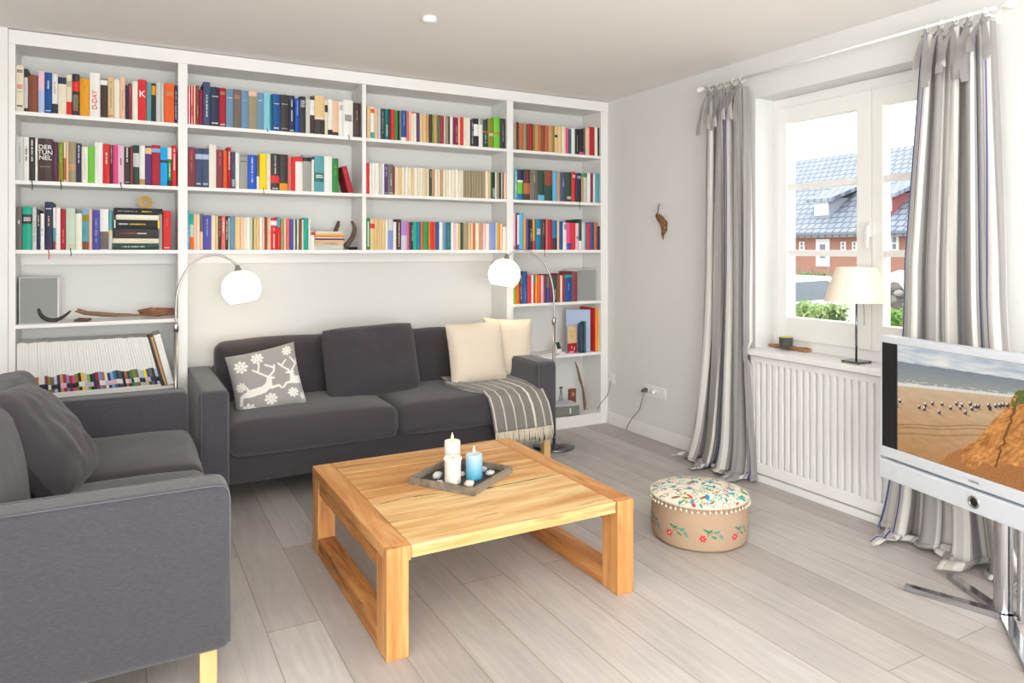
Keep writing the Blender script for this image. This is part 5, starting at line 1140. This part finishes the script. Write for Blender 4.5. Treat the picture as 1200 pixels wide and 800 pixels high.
def cable(pts, r, m, label):
    c = pts[0].copy(); b = MB(); P = [p - c for p in pts]
    Q = []
    for i in range(len(P) - 1):
        for t in (0, .25, .5, .75):
            p0, p1, p2, p3 = P[max(0, i - 1)], P[i], P[i + 1], P[min(len(P) - 1, i + 2)]
            Q.append(.5 * ((2 * p1) + (p2 - p0) * t + (2 * p0 - 5 * p1 + 4 * p2 - p3) * t * t + (3 * p1 - p0 - 3 * p2 + p3) * t ** 3))
    Q.append(P[-1]); b.tube(Q, r, 7); tag(b.build('cable', m, smooth=True, loc=c), label, 'cable')
cable([atx(x, y, X) for x, y, X in ((754, 462, -.045), (752, 470, -.03), (749, 480, -.022), (743, 487, -.022), (738, 494, -.024), (735.5, 499, -.024), (734, 503.5, -.026))], .0028, M['cord'], 'grey cable running from the socket strip down to the floor')
cable([atx(x, y, X) for x, y, X in ((715.5, 446, -.012), (713.8, 456, -.012))] + [aty(x, y, -.012) for x, y in ((711, 464), (705, 471), (702, 476), (700, 479))], .0025, M['cord'], 'grey cable curving from the single socket into the bookcase')
q = atz(503, 20, H)
e = empty('smoke_detector', (q.x, q.y, H - .0005), label='small round white smoke detector on the ceiling', cat='smoke detector')
MB().lathe([(.036, 0), (.038, -.01), (.034, -.024), (.016, -.03), (.001, -.03)], 32).build('housing', M['whiteplas'], e, smooth=True)

# ------------------------------------------------------------------ outside the window
GZ = -.75
grass = mat('lawn', rgb(120, 140, 84), .95, var=.3, vscale=3)
gr = MB().box(.5, 60, -30, 60, GZ - .2, GZ).build('garden_ground', mat('garden_path_gravel', rgb(178, 168, 150), .95, var=.2, vscale=2)); gr['kind'] = 'structure'
def roofmat():
    m = bpy.data.materials.new('grey_roof_tiles'); m.use_nodes = True; nt = m.node_tree; N = nt.nodes; L = nt.links; b = N['Principled BSDF']; b.inputs['Roughness'].default_value = .5
    tc = N.new('ShaderNodeTexCoord'); mp = N.new('ShaderNodeMapping'); mp.inputs['Rotation'].default_value = (0, 0, R(90)); L.new(tc.outputs['Object'], mp.inputs[0]); br = N.new('ShaderNodeTexBrick'); L.new(mp.outputs[0], br.inputs[0])
    br.inputs['Scale'].default_value = 1; br.inputs['Brick Width'].default_value = .3; br.inputs['Row Height'].default_value = .3; br.inputs['Mortar Size'].default_value = .035; br.inputs['Color1'].default_value = (*rgb(128, 136, 148), 1); br.inputs['Color2'].default_value = (*rgb(140, 148, 160), 1); br.inputs['Mortar'].default_value = (*rgb(92, 98, 108), 1)
    L.new(br.outputs[0], b.inputs['Base Color']); return m
def brickmat():
    m = bpy.data.materials.new('red_brick'); m.use_nodes = True; nt = m.node_tree; N = nt.nodes; L = nt.links; b = N['Principled BSDF']; b.inputs['Roughness'].default_value = .9
    tc = N.new('ShaderNodeTexCoord'); mp = N.new('ShaderNodeMapping'); mp.inputs['Rotation'].default_value = (R(90), 0, R(90)); L.new(tc.outputs['Object'], mp.inputs[0]); br = N.new('ShaderNodeTexBrick'); L.new(mp.outputs[0], br.inputs[0])
    br.inputs['Scale'].default_value = 1; br.inputs['Brick Width'].default_value = .25; br.inputs['Row Height'].default_value = .08; br.inputs['Mortar Size'].default_value = .008; br.inputs['Color1'].default_value = (*rgb(168, 84, 66), 1); br.inputs['Color2'].default_value = (*rgb(150, 72, 56), 1); br.inputs['Mortar'].default_value = (*rgb(164, 120, 104), 1)
    L.new(br.outputs[0], b.inputs['Base Color']); return m
RM, BM_ = roofmat(), brickmat(); owhite = mat('painted_white_outdoor', rgb(225, 225, 225), .6); dglass = mat('dark_house_glass', rgb(110, 120, 130), .2)
HX = 20.0; eave = atx(1000, 266.5, HX).z; ridge = atx(1000, 179.5, HX + 4.5).z
hy0, hy1 = atx(1130, 300, HX).y - 4, atx(885, 300, HX).y + 4
hc = Vector((HX, (hy0 + hy1) / 2, GZ)); hs = empty('house', hc, label='red brick house with grey tiled roof and dormers across the garden', cat='house')
def hv(x, y, z): return (x - hc.x, y - hc.y, z - hc.z)
MB().box(0, 8, hy0 - hc.y, hy1 - hc.y, 0, eave - GZ).build('wall', BM_, hs)
b = MB(); s_ = -.5
vs = [hv(HX - .5, hy0 - .3, eave - .15), hv(HX - .5, hy1 + .3, eave - .15), hv(HX + 4.5, hy1 + .3, ridge), hv(HX + 4.5, hy0 - .3, ridge), hv(HX + 9, hy0 - .3, eave), hv(HX + 9, hy1 + .3, eave)]
vs2 = [(x, y, z - .2) for x, y, z in vs]
b.add(vs + vs2, [(0, 3, 2, 1), (3, 4, 5, 2), (6, 7, 8, 9), (9, 8, 11, 10), (0, 1, 7, 6), (1, 2, 8, 7), (0, 6, 9, 3)]); b.build('roof', RM, hs)
MB().box(-.6, -.5, hy0 - .3 - hc.y, hy1 + .3 - hc.y, eave - .26 - GZ, eave - .18 - GZ).build('eave_shadow_gutter', mat('eave_shadow_grey', rgb(110, 114, 120), .5), hs)  # strip coloured grey to stand in for the shadow line under the eave
def roofz(x): return eave - .15 + (ridge - eave + .15) * (x - HX + .5) / 5
def dormer(px0, px1, pyt, pyb, m_):
    X = HX + .3; a, c2 = atx(px0, pyb, X), atx(px1, pyb, X); zt, zb_ = atx(px0, pyt, X).z, atx((px0 + px1) / 2, pyb, X).z; y1, y0 = a.y, c2.y; w = y1 - y0
    d = MB().box(X - hc.x, X + 1.6 - hc.x, y0 - hc.y, y1 - hc.y, zb_ - GZ - .2, zt - GZ).build('dormer', m_, hs)
    P = [(X - .25, y0 - .25, zt - .05), (X - .25, y1 + .25, zt - .05), (X + 2.3, y1 + .25, zt + .75), (X + 2.3, y0 - .25, zt + .75)]
    b = MB(); b.add([hv(*p) for p in P] + [hv(p[0], p[1], p[2] - .14) for p in P], [(0, 3, 2, 1), (4, 5, 6, 7), (0, 1, 5, 4), (1, 2, 6, 5), (2, 3, 7, 6), (3, 0, 4, 7)]); b.build('dormer_roof', RM, hs)
    f = MB().box(X - .06 - hc.x, X - .001 - hc.x, y0 + w * .04 - hc.y, y1 - w * .04 - hc.y, zb_ - GZ + .02, zt - GZ - .12).build('window', owhite, hs)
    MB().box(X - .07 - hc.x, X - .061 - hc.x, y0 + w * .18 - hc.y, y1 - w * .18 - hc.y, zb_ - GZ + .1, zt - GZ - .2).build('pane', mat('pale_sky_glass', rgb(206, 214, 220), .2), f)
dormer(955, 972, 232, 253, mat('slate_cheek', rgb(150, 156, 166), .7)); dormer(1032, 1046, 226, 248, mat('red_cheek', rgb(150, 88, 84), .8))
def hwin(px0, px1, py0, py1, arch=False):
    X = HX; a, c2 = atx(px0, py1, X), atx(px1, py1, X); zt = atx(px0, py0, X).z; zb_ = a.z; y1, y0 = a.y, c2.y
    f = MB().box(-.05, .02, y0 - hc.y, y1 - hc.y, zb_ - GZ, zt - GZ).build('door' if arch else 'window', owhite, hs)
    nn = 1 if arch else 2
    for k in range(nn):
        z0, z1 = zb_ + (zt - zb_) * (.12 + .44 * k), zb_ + (zt - zb_) * (.46 + .44 * k)
        if arch: z0, z1 = zb_ + (zt - zb_) * .3, zb_ + (zt - zb_) * .8
        MB().box(-.06, -.051, y0 + (y1 - y0) * .3 - hc.y, y1 - (y1 - y0) * .3 - hc.y, z0 - GZ, z1 - GZ).build('pane', dglass, f)
for a in ((937.5, 943.5, 283, 293), (986, 992, 283, 293), (999.5, 1005, 283, 293), (1044, 1054, 276, 294)): hwin(*a)
hwin(957, 973, 280, 312, True)
# garden wall of stones, parked white car, tent roof, hedges, shrubs
sw = MB(); random.seed(9); X = 11.0
for k in range(260):
    y = random.uniform(atx(1110, 300, X).y, atx(900, 300, X).y); z = random.uniform(-.9, .6);  sw.ball((X + random.uniform(-.15, .15), y, z), random.uniform(.09, .16), (1, 1.2, .8), 8, mi=k % 2, lump=.4, seed=k)
sw.box(X - .05, X + .3, atx(1110, 300, X).y, atx(900, 300, X).y, GZ, .5, 1)
tag(sw.build('stone_garden_wall', [mat('field_stone', rgb(150, 146, 138), .9), mat('field_stone_dark', rgb(104, 98, 92), .9)], smooth=True), 'low dry stone wall across the garden outside the window', 'wall')
def car(px1, pyt, X, label, L=3.9):
    q = atx(px1, 352, X + L / 2); h = atx(930, pyt, X).z - GZ; w = 1.65
    e = empty('parked_car', (X, q.y, GZ), label=label, cat='car', rz=R(-90))
    prof = [(-.5, .2), (-.5, .5), (-.47, .66), (-.36, .95), (-.2, 1.0), (.02, 1.0), (.2, .74), (.42, .64), (.495, .52), (.5, .2)]
    vs = [(sx, p_ * L, q_ * h) for sx in (0, w) for p_, q_ in prof]; n = len(prof); b = MB()
    b.add(vs, [tuple(range(n)), tuple(range(2 * n - 1, n - 1, -1))] + [(i, i + n, (i + 1) % n + n, (i + 1) % n) for i in range(n)]); b.build('body', mat('white_car_paint', rgb(236, 238, 240), .25), e)
    for sx in (-.01, w + .01): MB().add([(sx, -.40 * L, .7 * h), (sx, -.33 * L, .93 * h), (sx, .0 * L, .95 * h), (sx, .15 * L, .73 * h)], [(0, 1, 2, 3)]).build('side_window', dglass, e)
    for s_ in (-.3, .3):
        for sx in (-.03, w - .17): MB().lathe([(.3, 0), (.3, .2)], 20, M4=Matrix.Translation((sx, s_ * L, .3)) @ Matrix.Rotation(R(90), 4, 'Y')).build('wheel', M['black'], e)
car(962, 322, 8.6, 'white car parked beyond the window, its bonnet showing in the left sash')
e = MB(); X = 12.6; a = atx(1062, 345, X); dz = atx(1062, 338, X).z - GZ
e.lathe([(.62, 0), (.62, dz), (.54, dz + .18), (.38, dz + .33), (.16, dz + .42), (.01, dz + .43)], 24); tag(e.build('garden_tent', owhite, smooth=True, loc=(X, a.y, GZ)), 'round white dome cover standing outside the right sash', 'tent')
MB_t = MB()
def hedge(px0, px1, pyt, pyb, X, col, label, n=900, d=.5, name='hedge'):
    a, c2 = atx(px0, pyb, X), atx(px1, pyb, X); y1, y0 = a.y, c2.y; zt = atx((px0 + px1) / 2, pyt, X).z; zb_ = max(GZ, min(a.z, zt - .3)); b = MB(); random.seed(int(px0))
    b.box(.1, d - .05, y0 + .05, y1 - .05, GZ, zt - .06, 0)
    for k in range(n):
        p = Vector((random.uniform(0, d), random.uniform(y0, y1), random.uniform(zb_, zt))); 
        if random.random() < .6: p.x = random.uniform(-.03, .08)
        s = random.uniform(.03, .06); rot = Euler((random.uniform(0, 6), random.uniform(0, 6), random.uniform(0, 6))).to_matrix()
        q = [rot @ Vector(t) * s + p for t in ((-1, 0, 0), (0, -.5, 0), (1, 0, 0), (0, .5, 0))]; b.add(q, [(0, 1, 2, 3)], 1)
    lm_ = mat(name + '_leaf_' + str(int(px0)), rgb(*col), .7, var=.3, vscale=6); o = b.build(name, [mat('hedge_inside', rgb(58, 76, 40), .9), lm_], loc=(X, 0, 0)); return tag(o, label, 'hedge')
hedge(915, 968, 357, 380, 4.6, (150, 172, 112), 'pale green clipped hedge outside the left sash', 1500)
hedge(1034, 1082, 366, 392, 3.6, (124, 160, 84), 'bright green clipped hedge outside the right sash', 1500)
hedge(938, 950, 320, 330, 12.5, (110, 160, 90), 'small green bush behind the stone wall outside', 300, .8, 'bush')
tb_ = MB(); random.seed(21); X = 15.5
for k in range(1500):
    y = random.uniform(atx(1120, 300, X).y, atx(890, 300, X).y); z = GZ + random.uniform(0, 1.7) * (.6 + .4 * noise.noise(Vector((y * .8, 0, 0)))); x = X + random.uniform(-1, 1)
    a = Vector((x, y, z)); d = Vector((random.uniform(-.3, .3), random.uniform(-.4, .4), random.uniform(.1, .7))); tb_.tube([a, a + d], [.018, .006], 4)
tag(tb_.build('bare_shrubs', mat('bare_twigs', rgb(142, 128, 112), .9)), 'bare leafless brown shrubs in front of the brick house', 'shrubs', kind='stuff')
